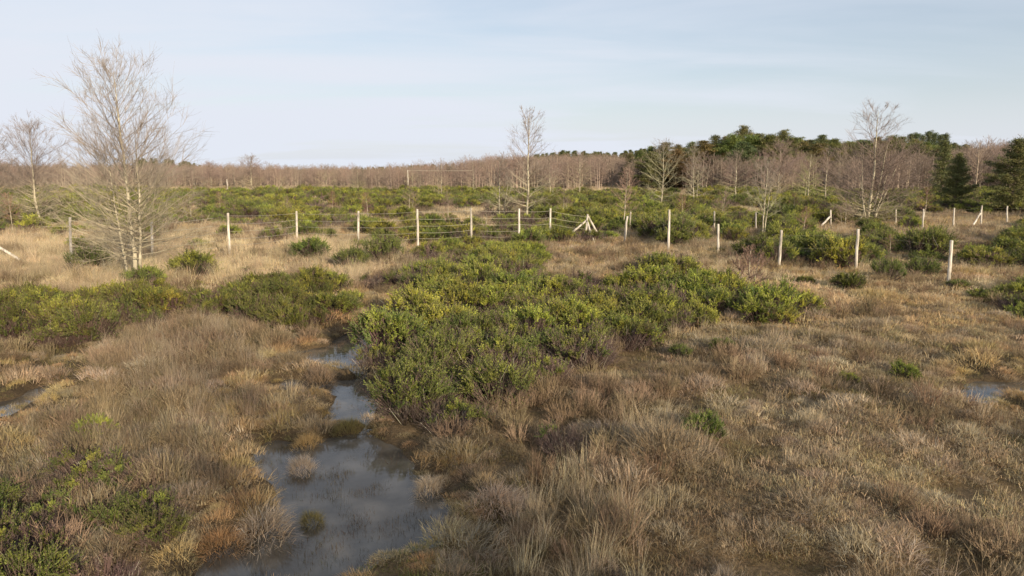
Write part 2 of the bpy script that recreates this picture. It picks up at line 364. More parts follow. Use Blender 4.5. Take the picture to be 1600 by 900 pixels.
def sticks(n, r, h, rad, rs, kids=3, dome=True):
    """dead twiggy growth: forked thin sticks"""
    a = rs.uniform(0, 2 * np.pi, n); q = r * np.sqrt(rs.uniform(0, 1, n)) * 0.45
    b = np.stack([np.cos(a) * q, np.sin(a) * q, np.full(n, -0.02)], 1)
    tl = rs.uniform(0.05, 0.85, n); a2 = a + rs.normal(0, 0.5, n)
    d = np.stack([np.cos(a2) * np.sin(tl), np.sin(a2) * np.sin(tl), np.cos(tl)], 1); ln = h * rs.uniform(0.5, 0.85, n)
    e = b + d * ln[:, None]
    P0, P1, R0, R1 = [b], [e], [np.full(n, rad)], [np.full(n, rad * 0.7)]
    for _ in range(kids):
        f = rs.uniform(0.35, 0.95, n); s = b + (e - b) * f[:, None]
        dd = d + rs.normal(0, 0.42, (n, 3)); dd[:, 2] = np.abs(dd[:, 2]) + 0.15; dd /= np.linalg.norm(dd, axis=1, keepdims=True)
        P0.append(s); P1.append(s + dd * (h * rs.uniform(0.2, 0.5, n))[:, None]); R0.append(np.full(n, rad * 0.65)); R1.append(np.full(n, rad * 0.3))
    V, F = tubes(np.concatenate(P0), np.concatenate(P1), np.concatenate(R0), np.concatenate(R1), 3)
    c = np.repeat(rs.uniform(0.6, 1.3, n * (kids + 1)), 6)
    return V, F, np.stack([c, c, c], 1)
def protos(cname, meshes):
    c = bpy.data.collections.new(cname)
    for n, me in enumerate(meshes):
        o = bpy.data.objects.new(f'{cname}_{n:02d}', me); c.objects.link(o)
    return c
def grass_proto(name, fn, k, mt):
    ms = []
    for q in range(k):
        V, F, c = fn(np.random.default_rng(100 + q + len(name) * 7)); ms.append(mesh(name, V, F, mt, colr=c))
    return ms
PR = {}
G = M['grass']
PR['turf'] = grass_proto('turf', lambda r: blades(80, 0.20, 0.08, 0.0065, 2.0, r, 1.0), 5, G)
PR['mound'] = grass_proto('mound', lambda r: cushion(380, 0.24, 0.10, 0.125, 0.006, r), 5, G)
PR['straw'] = grass_proto('straw', lambda r: blades(48, 0.16, 0.56, 0.0045, 0.65, r, 0.9), 4, G)
PR['heath'] = grass_proto('heath', lambda r: sticks(46, 0.28, 0.34, 0.0032, r), 3, G)
PR['farpatch'] = grass_proto('farpatch', lambda r: blades(160, 0.8, 0.5, 0.02, 0.9, r, 1.0), 4, G)
COLS = {k: protos('grassproto_' + k, v) for k, v in PR.items()}

def scatter(name, coll, P, rot, scl, idx, tint, label, cat):
    """ONE object of kind stuff: points that carry a plant mesh each"""
    me = bpy.data.meshes.new(name); P = np.asarray(P, np.float32); n = len(P)
    me.vertices.add(n); me.vertices.foreach_set('co', P.ravel())
    def attr(nm, ty, key, arr):
        a = me.attributes.new(nm, ty, 'POINT'); a.data.foreach_set(key, np.ascontiguousarray(arr).ravel())
    attr('rot', 'FLOAT_VECTOR', 'vector', np.asarray(rot, np.float32)); attr('scl', 'FLOAT_VECTOR', 'vector', np.asarray(scl, np.float32))
    attr('idx', 'INT', 'value', np.asarray(idx, np.int32))
    t4 = np.ones((n, 4), np.float32); t4[:, :3] = tint; attr('tint', 'FLOAT_COLOR', 'color', t4)
    o = obj(name, me); tag(o, label, cat, kind='stuff')
    ng = bpy.data.node_groups.new(name + '_nodes', 'GeometryNodeTree')
    ng.interface.new_socket('Geometry', in_out='INPUT', socket_type='NodeSocketGeometry'); ng.interface.new_socket('Geometry', in_out='OUTPUT', socket_type='NodeSocketGeometry')
    gi = N(ng, 'NodeGroupInput'); go = N(ng, 'NodeGroupOutput'); ip = N(ng, 'GeometryNodeInstanceOnPoints')
    ci = N(ng, 'GeometryNodeCollectionInfo'); ci.inputs['Collection'].default_value = coll; ci.inputs['Separate Children'].default_value = True; ci.inputs['Reset Children'].default_value = True
    def na(nm, ty):
        q = N(ng, 'GeometryNodeInputNamedAttribute', data_type=ty); q.inputs['Name'].default_value = nm; return q.outputs['Attribute']
    k = ng.links.new
    k(gi.outputs[0], ip.inputs['Points']); k(ci.outputs[0], ip.inputs['Instance']); ip.inputs['Pick Instance'].default_value = True
    k(na('idx', 'INT'), ip.inputs['Instance Index']); k(na('rot', 'FLOAT_VECTOR'), ip.inputs['Rotation']); k(na('scl', 'FLOAT_VECTOR'), ip.inputs['Scale'])
    k(ip.outputs[0], go.inputs[0])
    md = o.modifiers.new('scatter', 'NODES'); md.node_group = ng
    return o

# ------------------------------------------------------------------ where things grow
THICKET = [(552, 575), (575, 515), (640, 500), (720, 505), (690, 475), (600, 470), (575, 450), (625, 428), (665, 400), (760, 384), (860, 386), (935, 400), (945, 412), (1010, 412), (1090, 437), (1140, 462), (1230, 475), (1265, 495), (1235, 512), (1120, 508), (1040, 520), (965, 545), (945, 590), (890, 612), (835, 645), (760, 660), (690, 680), (615, 688), (575, 650)]
LBAND = [(-60, 485), (60, 478), (180, 470), (300, 476), (370, 482), (440, 447), (505, 458), (545, 490), (500, 512), (420, 524), (365, 503), (270, 502), (200, 520), (110, 545), (-60, 548)]
BLEFT = [(-60, 775), (60, 745), (140, 740), (250, 775), (320, 820), (300, 960), (-60, 960)]
REDGE = [(1500, 478), (1560, 468), (1700, 455), (1700, 520), (1560, 512)]
MIDR = [(1150, 350), (1250, 345), (1420, 345), (1440, 385), (1380, 410), (1330, 420), (1210, 415), (1130, 385)]
ENDR = [(1420, 365), (1500, 375), (1700, 370), (1700, 440), (1560, 425), (1440, 410)]
MIDC = [(930, 340), (1140, 340), (1200, 380), (1130, 400), (1040, 385), (960, 380)]
SH = []   # x, y, size, zone
def fill(poly, zone, spacing, size, keep=1.0, wob=16, flat=0.0):
    xy = np.array([at(*p) for p in poly]); x0, y0 = xy.min(0) - 1; x1, y1 = xy.max(0) + 1
    gx, gy = np.meshgrid(np.arange(x0, x1, spacing), np.arange(y0, y1, spacing)); gx = gx.ravel(); gy = gy.ravel()
    gx = gx + rng.uniform(-.45, .45, len(gx)) * spacing; gy = gy + rng.uniform(-.45, .45, len(gy)) * spacing
    px, py = proj(gx, gy)
    ok = inpoly(px + (vnoise(gx, gy, 1.3, 2) - .5) * wob * 2, py + (vnoise(gx, gy, 1.1, 4) - .5) * wob * 0.7, poly) & (rng.uniform(0, 1, len(gx)) < keep)
    ok &= pool_sd(gx, gy) > 0.12
    for x, y in zip(gx[ok], gy[ok]): SH.append((x, y, size * random.uniform(0.72, 1.25), zone))
fill(THICKET, 'thicket', 0.74, 0.98, 0.96)
SH = [t for t in SH if fbm(np.array(t[0]), np.array(t[1]), 1.5, 31) > .35 or (t[0] < 0.2 and t[1] < 16)]
fill(LBAND, 'band', 0.68, 0.86, 0.98, 8)
fill(BLEFT, 'corner', 0.60, 0.62, 0.9)
fill(REDGE, 'edge', 0.85, 0.95, 0.95)
fill(MIDR, 'midright', 1.1, 1.3, 0.92, 10)
fill(ENDR, 'endright', 1.2, 1.3, 0.8, 10)
fill(MIDC, 'midcentre', 1.15, 1.4, 0.92, 10)
SOLO = [  # px, py of foot, width in px, label
 (522, 455, 38, 'small round green bush standing alone in pale grass just left of the thicket'),
 (550, 477, 26, 'small upright green bush at the head of the water channel'),
 (305, 432, 78, 'dark green bush in straw to the right of the big bare tree'),
 (143, 430, 66, 'low dark green bush in straw to the left of the big bare tree'),
 (1064, 560, 26, 'small round green bush in brown turf, left one of a pair'),
 (1127, 553, 28, 'small round green bush in brown turf, right one of a pair'),
 (1325, 598, 22, 'tiny green bush alone in the brown turf towards the right puddle'),
 (1411, 595, 34, 'low faded green bush in turf left of the right puddle'),
 (1100, 690, 44, 'soft pale green bush among tall grey grass stalks'),
 (110, 782, 62, 'round dark green bush above the leafy lower left corner'),
 (880, 712, 88, 'dull olive bush in brown turf below the thicket'),
 (548, 420, 40, 'green bush in front of the fence in pale straw'),
 (485, 405, 44, 'green bush near the second fence post from the big tree'),
 (600, 412, 46, 'bushy green plant at the fence left of the thicket'),
 (150, 690, 46, 'yellowish green bush sunk in brown grass at left'),
 (1385, 442, 36, 'small green bush in grass near the white posts on the right'),
 (1325, 455, 36, 'small dark bush in front of the white posts on the right'),
 (226, 450, 44, 'small grey-green tangle of shrub at the foot of the tallest bare tree'),
 (1440, 433, 40, 'green bush beside the nearest white post'),
]
SOLO_OBJ = []
for px, py, wd, lab in SOLO:
    x, y = at(px, py); SOLO_OBJ.append((x, y, wd / FPX * math.hypot(y, CAM_H) / 2 / (0.62 if wd > 50 else 0.45), lab))
# the heath behind the fence
gx, gy = np.meshgrid(np.arange(-110, 110, 1.5), np.arange(33, 99, 1.45)); gx = gx.ravel() + rng.uniform(-.7, .7, gx.size); gy = gy.ravel() + rng.uniform(-.7, .7, gy.size)
px, py = proj(gx, gy); dens = fbm(gx * 0.6, gy, 8, 21)
strawgap = inpoly(px, py, [(1120, 326), (1240, 330), (1330, 332), (1330, 350), (1180, 352)]) | inpoly(px, py, [(1360, 330), (1600, 336), (1600, 372), (1480, 372), (1370, 345)]) | inpoly(px, py, [(560, 332), (820, 326), (820, 334), (600, 342)])
okk = (np.abs(gx) < gy * 0.82 + 3) & (~strawgap)
pr = np.clip(0.74 + (dens - 0.44) * 4.2, 0.2, 0.98) * np.where(px < 330, sstep(34, 44, gy) * 0.7 + 0.3, 1) 
okk &= rng.uniform(0, 1, len(gx)) < pr
MID = [(x, y, random.uniform(0.8, 1.45) * (1.0 + 0.002 * y), 'heath') for x, y in zip(gx[okk], gy[okk])]
SH += MID
# the strip along the far fence is trodden clear, so its posts stand free
CLEAR = [at(*p) for p in [(984, 362), (1116, 362), (1181, 362), (1298, 354), (1283, 354), (1337, 354), (1399, 352), (1441, 362), (1489, 360), (1532, 358), (1520, 357), (1573, 352), (1122, 399), (975, 384), (878, 385), (888, 385), (902, 385), (916, 385), (934, 385)]]
def is_clear(t): return any(abs(t[0] - x * t[1] / y) < 0.66 * t[2] + (.3 if 29 < y < 35 else .1) and y * (.62 if 29 < y < 35 else .76) < t[1] < y + .35 for x, y in CLEAR)
SH = [t for t in SH if not is_clear(t)]
# straggling bushes on this side of the fence
for _ in range(150):
    px_, py_ = random.uniform(-20, 1620), random.uniform(350, 455)
    x, y = at(px_, py_)
    if vnoise(x, y, 3, 9) > (0.62 if px_ < 600 and py_ > 405 else 0.42) and not (130 < px_ < 300 and py_ > 400):
        SH.append((x, y, random.uniform(0.3, 0.85) if py_ < 410 else random.uniform(.2, .5), 'strays'))

# ------------------------------------------------------------------ shrubs
def shrub_meshes(rs, n, rad, h, upright, green=1.0, leaf=0.034, twigs=60, suf='', instmat=False, dead=0.1):
    c_ = n; heads = rs.uniform(-0.7, 0.7, (6, 2)) * rad; hh = rs.uniform(0.62, 1.08, 6)
    a = rs.uniform(0, 2 * np.pi, c_); q = np.sqrt(rs.uniform(0, 1, c_)) * rs.choice([1.0, 0.85], c_)
    cx_, cy_ = np.cos(a) * q * rad, np.sin(a) * q * rad
    near = np.argmin((cx_[:, None] - heads[:, 0]) ** 2 + (cy_[:, None] - heads[:, 1]) ** 2, 1)
    cz_ = h * (0.12 + 0.72 * np.sqrt(np.clip(1 - q ** 2, 0.0, 1))) * hh[near] * rs.uniform(0.8, 1.1, c_)
    cen = np.stack([cx_, cy_, cz_], 1)
    out_ = np.stack([np.cos(a) * q * (1 - upright), np.sin(a) * q * (1 - upright), 0.55 + 0 * q], 1); out_ /= np.linalg.norm(out_, axis=1, keepdims=True)
    ms_ = 8
    d = np.repeat(out_, ms_, 0) + rs.normal(0, 0.42, (c_ * ms_, 3)) + np.array([0, 0, 0.12]); d /= np.linalg.norm(d, axis=1, keepdims=True)
    base = np.repeat(cen, ms_, 0) + rs.normal(0, 0.025, (c_ * ms_, 3)); sl = rs.uniform(0.10, 0.24, c_ * ms_) * (h / 0.7); sl = sl * np.repeat(rs.uniform(.6, 1.45, c_), ms_); tip = base + d * sl[:, None]
    n = c_ * ms_; live = np.repeat(rs.uniform(0, 1, c_) > dead, ms_); k = 15
    f = (np.arange(k) / k)[None, :] * np.ones((n, 1)) + rs.uniform(0, 1.0 / k, (n, k))
    pos = base[:, None] + (tip - base)[:, None] * f[..., None]
    an = np.arange(k)[None, :] * 2.4 + rs.uniform(0, 6.28, (n, 1)) + rs.normal(0, .4, (n, k))
    op = rs.uniform(0.35, 1.1, (n, k)) * (1 - 0.5 * f)
    u = np.cross(d, [0.3, 0.9, 0.1]); u /= np.linalg.norm(u, axis=1, keepdims=True); v = np.cross(d, u)
    rd = u[:, None] * np.cos(an)[..., None] + v[:, None] * np.sin(an)[..., None]
    ld = rd * np.sin(op)[..., None] + d[:, None] * np.cos(op)[..., None]
    ll = (leaf * rs.uniform(0.7, 1.3, (n, k)) * (1.1 - 0.45 * f))[..., None] * 1.35
    sh = np.repeat(rs.uniform(0.65, 1.3, c_), ms_) * rs.uniform(0.8, 1.2, n); yl = np.clip(np.repeat(rs.normal(0.45, 0.3, c_), ms_) + rs.normal(0, .1, n), 0, 1) * green
    young = np.array([0.42, 0.42, 0.065]); old = np.array([0.125, 0.165, 0.045]); deadc = np.array([0.20, 0.15, 0.115])
    c = (old[None] * (1 - yl[:, None]) + young[None] * yl[:, None]) * sh[:, None]
    c = np.where(live[:, None], c, deadc * sh[:, None])
    keep = (rs.uniform(0, 1, (n, k)) < np.where(live[:, None], 1, 0.3)).ravel()
    pos = pos.reshape(-1, 3)[keep]; ld = ld.reshape(-1, 3)[keep]; ll = ll.reshape(-1, 1)[keep]; cl_ = (np.repeat(c, k, 0) * rs.uniform(0.75, 1.25, (n * k, 1)))[keep]
    # older leaves inside the bush
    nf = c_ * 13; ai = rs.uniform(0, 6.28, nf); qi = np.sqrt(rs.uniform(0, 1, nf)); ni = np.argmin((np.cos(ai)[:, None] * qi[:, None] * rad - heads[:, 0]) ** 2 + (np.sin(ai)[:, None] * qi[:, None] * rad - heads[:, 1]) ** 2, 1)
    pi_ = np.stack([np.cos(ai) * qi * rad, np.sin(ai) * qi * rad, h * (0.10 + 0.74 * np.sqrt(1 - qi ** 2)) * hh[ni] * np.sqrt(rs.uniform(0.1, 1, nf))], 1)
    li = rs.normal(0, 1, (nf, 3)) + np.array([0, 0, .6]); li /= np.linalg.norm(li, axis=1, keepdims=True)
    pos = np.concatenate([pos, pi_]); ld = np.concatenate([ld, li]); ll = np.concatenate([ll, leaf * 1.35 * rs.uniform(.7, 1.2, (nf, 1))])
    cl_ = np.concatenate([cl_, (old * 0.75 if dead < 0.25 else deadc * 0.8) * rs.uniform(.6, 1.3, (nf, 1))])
    side = np.cross(ld, rs.normal(0, 1, ld.shape)); side /= np.linalg.norm(side, axis=-1, keepdims=True) + 1e-6
    lw = ll * 0.22; nrm = np.cross(side, ld)
    V = np.stack([pos, pos + ld * ll * 0.55 - side * lw + nrm * lw * 0.3, pos + ld * ll, pos + ld * ll * 0.55 + side * lw + nrm * lw * 0.3], 1).reshape(-1, 3)
    C = np.repeat(cl_, 4, 0); F = np.arange(len(V)).reshape(-1, 4); bx, by = base[:, 0], base[:, 1]
    # stems
    root = np.stack([bx * 0.35, by * 0.35, np.full(n, -0.05)], 1)
    V2, F2 = tubes(np.concatenate([root, base]), np.concatenate([base, tip]), np.concatenate([np.full(n, .005), np.full(n, .004)]), np.concatenate([np.full(n, .004), np.full(n, .002)]), 3)
    c2 = np.repeat(rs.uniform(0.7, 1.3, 2 * n), 6)[:, None] * np.array([0.14, 0.10, 0.085])
    V3, F3, c3 = sticks(twigs, rad * 1.5, h * 0.85, 0.0038, rs, 4); c3 = c3 * np.where(rs.uniform(0, 1, len(c3) // 6).repeat(6)[:, None] < .06, np.array([.38, .36, .29]), np.array([0.13, 0.095, 0.088]))
    return (V, F, C), (np.concatenate([V2, V3]), np.concatenate([F2, F3 + len(V2)]), np.concatenate([c2, c3]))
SPEC = [dict(n=62, rad=0.60, h=0.70, upright=0.2, green=1.15, twigs=40, dead=0.04),
        dict(n=56, rad=0.62, h=0.66, upright=0.3, green=0.95, twigs=60, dead=0.12),
        dict(n=52, rad=0.58, h=0.80, upright=0.55, green=0.38, twigs=60, dead=0.08),
        dict(n=32, rad=0.60, h=0.66, upright=0.6, green=0.5, twigs=230, dead=0.3),
        dict(n=10, rad=0.60, h=0.58, upright=0.6, green=0.5, twigs=280, dead=0.4),
        dict(n=66, rad=0.62, h=0.62, upright=0.1, green=0.5, twigs=40, dead=0.06),
        dict(n=48, rad=0.58, h=0.76, upright=0.6, green=1.4, twigs=60, dead=0.03)]
LOOK = ['bright green leafy', 'green leafy', 'deep green upright', 'half bare purplish', 'brown twiggy', 'dark green rounded', 'yellow-green leafy']
SHP = []; far = []
for q, sp in enumerate(SPEC):
    (V, F, C), (V2, F2, C2) = shrub_meshes(np.random.default_rng(40 + q), **sp)
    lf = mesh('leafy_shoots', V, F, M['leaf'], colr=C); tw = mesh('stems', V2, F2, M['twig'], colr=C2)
    SHP.append((lf, tw))
    Va = np.concatenate([V, V2]); Fa = np.concatenate([F, F2 + len(V)])
    far.append(mesh('shrub', Va, Fa, [M['leaf_i'], M['twig_i']], np.concatenate([np.zeros(len(F)), np.ones(len(F2))]), np.concatenate([C, C2])))
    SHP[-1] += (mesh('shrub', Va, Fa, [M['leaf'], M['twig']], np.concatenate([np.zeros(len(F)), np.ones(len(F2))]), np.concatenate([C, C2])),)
SHC = protos('shrubproto', far)
WHERE = {'thicket': None, 'band': 'in the low green band left of the channel', 'corner': 'in the leafy lower left corner', 'edge': 'in the dark patch at the right edge above the puddle',
         'midright': 'behind the white posts on the right', 'endright': 'in the heath at far right near the last white post', 'midcentre': 'behind the fence corner with slanting braces',
         'heath': 'in the heath beyond the fence', 'strays': 'scattered in the straw along the fence'}
def where(z, x, y):
    if z != 'thicket': return WHERE[z]
    px, py = proj(x, y)
    if py > 590: return 'at the near edge of the central thicket by the pool'
    if py > 500: return 'in the middle of the central thicket'
    if px > 1000: return 'in the right-hand tail of the central thicket'
    if px < 720: return 'in the upper left lobe of the central thicket'
    return 'at the top of the central thicket below the fence'
def pick(z, x, y):
    v = fbm(np.array(x), np.array(y), 1.5, 31); r = random.random()
    if z == 'corner': return random.choice([3, 3, 4, 4, 4, 6, 2])
    if z == 'band': return random.choice([1, 2, 5, 5, 2, 0, 3, 3])
    if z == 'thicket':
        if proj(x, y)[1] > 535: return random.choice([3, 3, 2, 4, 2, 3, 5, 3])
        if v < 0.47: return random.choice([3, 4, 3, 4])
        if v < 0.53: return random.choice([1, 2, 3, 5])
        return random.choice([0, 6, 0, 1, 6])
    if z == 'heath': return random.choice([3, 4, 4, 3, 1] if v < .43 else [0, 1, 1, 2, 5, 5, 6, 3])
    return random.choice([0, 1, 2, 5, 3, 5])
SH = [(x, y, s, z, pick(z, x, y)) for (x, y, s, z) in SH if not is_clear((x, y, s))]
def view_size(t):
    px, py = proj(t[0], t[1], 0.3)
    inside = (-20 < px < 1620) and (py < 910)
    return (t[2] / max(t[1], 1)) if inside else -1.0 / max(t[1], 1)
SH.sort(key=view_size, reverse=True)
ZT = {'thicket': (1.0, 1.0, 0.95), 'band': (0.82, 0.76, 0.7), 'corner': (0.95, 0.92, 0.88), 'heath': (1.0, 1.0, 0.95), 'midright': (.98, .98, .95), 'endright': (.98, .98, .95), 'midcentre': (.98, .98, .95)}
def place_shrub(x, y, s, kind, label, group, parts=True, tint=(1, 1, 1), sq=1.0, name='shrub'):
    z = float(gz(np.array([x]), np.array([y]))[0]) - 0.03
    rz = random.uniform(0, 6.28); k = random.uniform(0.85, 1.15); c = (*[v * k for v in tint], 1)
    if parts:
        t = thing(name, label, 'bush', (x, y, z), rz, group); t.scale = (s, s, s * sq)
        for nm, me in (('leafy_shoots', SHP[kind][0]), ('stems', SHP[kind][1])):
            o = obj(nm, me, t); o.color = c
    else:
        t = obj(name, SHP[kind][2], None, (x, y, z)); t.rotation_euler = (0, 0, rz); t.scale = (s, s, s * sq); t.color = c
        tag(t, label, 'bush', group)
    return t
for x, y, s, lab in SOLO_OBJ:
    place_shrub(x, y, s, 4 if 'dull' in lab else random.choice([1, 5, 2, 0]), lab, None, True, (0.7, .72, .7) if 'dark' in lab or 'dull' in lab else (0.9, 0.95, 0.9), random.uniform(1.0, 1.2))
N_IND = 282
for q, (x, y, s, z, k) in enumerate(SH[:N_IND]):
    place_shrub(x, y, s, k, f'{LOOK[k]} bush {where(z, x, y)}', {'thicket': 'bushes of the central thicket', 'band': 'bushes of the left band', 'corner': 'bushes in the lower left corner'}.get(z, 'bushes of the heath ' + z), q < 190, ZT.get(z, (1, 1, 1)), random.uniform(0.85, 1.1) * (random.uniform(.72, 1.1) if z in ('heath', 'midright', 'midcentre', 'endright') else 1))
rest = SH[N_IND:]
rx = np.array([t[0] for t in rest]); ry = np.array([t[1] for t in rest])
rsz = np.array([t[2] for t in rest]); n = len(rest)
tin = np.array([ZT.get(t[3], (1, 1, 1)) for t in rest]) * rng.uniform(0.75, 1.2, (n, 1))
scatter('heath_shrubs', SHC, np.stack([rx, ry, gz(rx, ry) - 0.03], 1), np.stack([np.zeros(n), np.zeros(n), rng.uniform(0, 6.28, n)], 1),
        np.stack([rsz * 1.05, rsz * 1.05, rsz * rng.uniform(0.6, 1.2, n)], 1), [t[4] for t in rest], tin, 'low green heath bushes covering the plain beyond the fence', 'heath')

# ------------------------------------------------------------------ grass
def ptin(poly): return lambda px, py: inpoly(px, py, poly)
SHXY = np.array([(t[0], t[1], t[2]) for t in SH if t[1] < 36] + [(t[0], t[1], t[2]) for t in SOLO_OBJ])
def shrub_cover(x, y):
    r = np.zeros(len(x), bool)
    for s in range(0, len(x), 4000):
        dx = x[s:s + 4000, None] - SHXY[None, :, 0]; dy = y[s:s + 4000, None] - SHXY[None, :, 1]
        r[s:s + 4000] = ((dx * dx + dy * dy) < (SHXY[None, :, 2] * 0.5) ** 2).any(1)
    return r
def sample(dens0, d0, pw, y0, y1):
    """random spots, thinning out with distance"""
    n = int(1.9 * (y1 - y0) * (y0 + y1) / 2 * dens0 * 1.3); n = min(n, 1_500_000)
    y = np.sqrt(rng.uniform(y0 * y0, y1 * y1, n)); x = rng.uniform(-1, 1, n) * (y * 0.80 + 1.5)
    k = rng.uniform(0, 1, n) < np.clip((d0 / y) ** pw, 0, 1)
    x, y = x[k], y[k]; px, py = proj(x, y)
    return x, y, px, py
STRAW, TAN, GOLD, BROWN, PINK, OLIVE, DARK, GREEN = [np.array(c) for c in
  [(0.70, 0.57, 0.36), (0.46, 0.365, 0.235), (0.46, 0.32, 0.15), (0.31, 0.24, 0.155), (0.51, 0.42, 0.295), (0.22, 0.19, 0.075), (0.13, 0.095, 0.058), (0.11, 0.14, 0.035)]]
def lay(kind, name, x, y, s, tint, label, zs=1.0, lean=0.12):
    n = len(x)
    if not n: return
    z = gz(x, y)
    scatter(name, COLS[kind], np.stack([x, y, z], 1), np.stack([rng.normal(0, lean, n), rng.normal(0, lean, n), rng.uniform(0, 6.28, n)], 1),
            np.stack([s, s, s * zs * rng.uniform(0.75, 1.25, n)], 1), rng.integers(0, len(PR[kind]), n), tint, label, 'grass')
def mixc(a, b, t): return a[None] * (1 - t[:, None]) + b[None] * t[:, None]
L_BROWN = [(140, 560), (230, 505), (330, 500), (420, 520), (450, 570), (420, 640), (400, 720), (330, 800), (240, 770), (120, 720), (60, 680), (100, 620)]
GOLDS = [[(340, 600), (450, 590), (535, 615), (545, 680), (480, 690), (400, 700), (330, 650)], [(600, 690), (760, 680), (780, 750), (640, 770)], [(1420, 530), (1640, 530), (1640, 640), (1500, 640)], [(-60, 560), (140, 560), (170, 640), (-60, 720)], [(480, 470), (640, 470), (640, 505), (500, 520)]]
BACKSTRAW = [(-200, 395), (110, 372), (350, 368), (600, 385), (640, 400), (580, 440), (520, 478), (420, 445), (330, 468), (100, 470), (-200, 470)]
RSUNLIT = [(925, 392), (1110, 408), (1200, 435), (1330, 420), (1440, 410), (1700, 425), (1700, 455), (1480, 490), (1290, 500), (1130, 455), (1000, 408)]  # sunlit ground at right, painted into the grass tint as paler straw
STALKS = [[(840, 760), (930, 735), (1010, 800), (1000, 930), (780, 930), (800, 860)], [(960, 680), (1060, 655), (1120, 700), (1080, 740), (960, 740)], [(200, 520), (330, 500), (400, 530), (330, 600), (200, 620)], [(930, 398), (1110, 415), (1200, 450), (1080, 430), (990, 412)], [(620, 795), (760, 790), (760, 835), (640, 840)]]
def anyin(px, py, polys):
    r = np.zeros(px.shape, bool)
    for p in polys: r |= inpoly(px, py, p)
    return r
def jit(px, py, a=22): return px + rng.normal(0, a, px.shape), py + rng.normal(0, a * 0.35, py.shape)

# short matted turf everywhere
x, y, px, py = sample(95, 6, 1.35, 4.2, 48)
sdv = pool_sd(x, y); ok = (sdv > 0.02) & ~shrub_cover(x, y) & (rng.uniform(0, 1, len(x)) > .55 * sstep(.7, .2, np.minimum(sdv, wet_sd(x, y)))); x, y, px, py, sdv = x[ok], y[ok], px[ok], py[ok], sdv[ok]
v1 = fbm(x, y, 1.6, 41); v2 = fbm(x, y, 0.7, 42); v3 = fbm(x, y, 3.5, 43)
tint = mixc(BROWN, TAN, sstep(0.3, 0.62, v1)); tint = tint + (OLIVE - tint) * (0.75 * sstep(0.52, 0.68, v2))[:, None]
hol = fbm(x, y, 0.75, 17)
pal = sstep(.5, .62, fbm(x, y, 2.6, 44)) * sstep(.42, .55, hol); tint = tint + (STRAW * .8 - tint) * (.55 * pal)[:, None]
tint = tint + (DARK - tint) * (0.6 * sstep(0.5, 0.30, v3))[:, None]
hollows = sstep(.44, .33, hol); tint = tint + (mixc(DARK * .8, OLIVE * .7, v2) - tint) * (.8 * hollows)[:, None]  # turf tint goes darker towards the bottom of each dip
wetness = sstep(0.3, -0.1, np.minimum(sdv, wet_sd(x, y)))
tint = tint + (OLIVE * 0.8 - tint) * (0.8 * wetness)[:, None]
bs = inpoly(*jit(px, py), BACKSTRAW); tint[bs] = mixc(STRAW, TAN, v2[bs])
rs_ = inpoly(*jit(px, py), RSUNLIT); tint[rs_] = mixc(STRAW, GOLD, sstep(.35, .65, v2[rs_])); bs |= rs_
lit = py < 520; tint = np.where(lit[:, None] & ~bs[:, None], tint * 0.6 + GOLD[None] * 0.6, tint)  # sunlight painted in: turf beyond the near shade shifted towards gold
s = (0.75 + 0.045 * y) * rng.uniform(0.7, 1.3, len(x)) * (1 - .5 * hollows) * np.where(sdv < 0.4, 0.6, 1)
gl = inpoly(*jit(px, py), [(480, 850), (560, 850), (700, 840), (760, 930), (470, 930)]); tint[gl] = mixc(OLIVE, GREEN * 1.2, v2[gl])
lay('turf', 'matted_turf', x, y, s, tint * rng.uniform(0.75, 1.25, (len(x), 1)), 'matted brown turf of short dry grass and mosses covering the bog', 1.0, 0.2)

# tussocky mounds
x, y, px, py = sample(15, 7, 1.0, 4.2, 40)
sdv = pool_sd(x, y); ok = (sdv > 0.05) & ~shrub_cover(x, y); x, y, px, py, sdv = x[ok], y[ok], px[ok], py[ok], sdv[ok]
g = anyin(*jit(px, py), GOLDS) | (sdv < 0.5); v = fbm(x, y, 1.1, 51); bs = inpoly(*jit(px, py), BACKSTRAW)
ok = (rng.uniform(0, 1, len(x)) < np.where(g, 0.95, np.where(v > 0.48, 0.8, 0.3) * sstep(.36, .5, fbm(x, y, .75, 17)))) & ~(bs & (rng.uniform(0, 1, len(x)) < 0.5))
x, y, px, py, g, v, bs, sdv = x[ok], y[ok], px[ok], py[ok], g[ok], v[ok], bs[ok], sdv[ok]
tint = np.where(g[:, None], mixc(GOLD * 1.1, TAN * 1.1, rng.uniform(0, 1, len(x))), mixc(BROWN, PINK, rng.uniform(0, 1, len(x)) ** .7)); tint[bs] = STRAW; q_ = inpoly(*jit(px, py), RSUNLIT); tint[q_] = mixc(STRAW, GOLD, rng.uniform(0, 1, int(q_.sum())))  # mounds at right carry the painted sunlit tint too
lay('mound', 'tussock_grass', x, y, (0.75 + 0.018 * y) * rng.uniform(0.5, 1.0, len(x)) ** 1 * rng.choice([.8, 1.1, 1.7], len(x), p=[.5, .35, .15]) * np.where(sdv < 0.45, 0.88, 1), tint * rng.uniform(0.7, 1.2, (len(x), 1)), 'rounded golden brown tussocks along the water and over the bog', 0.95)

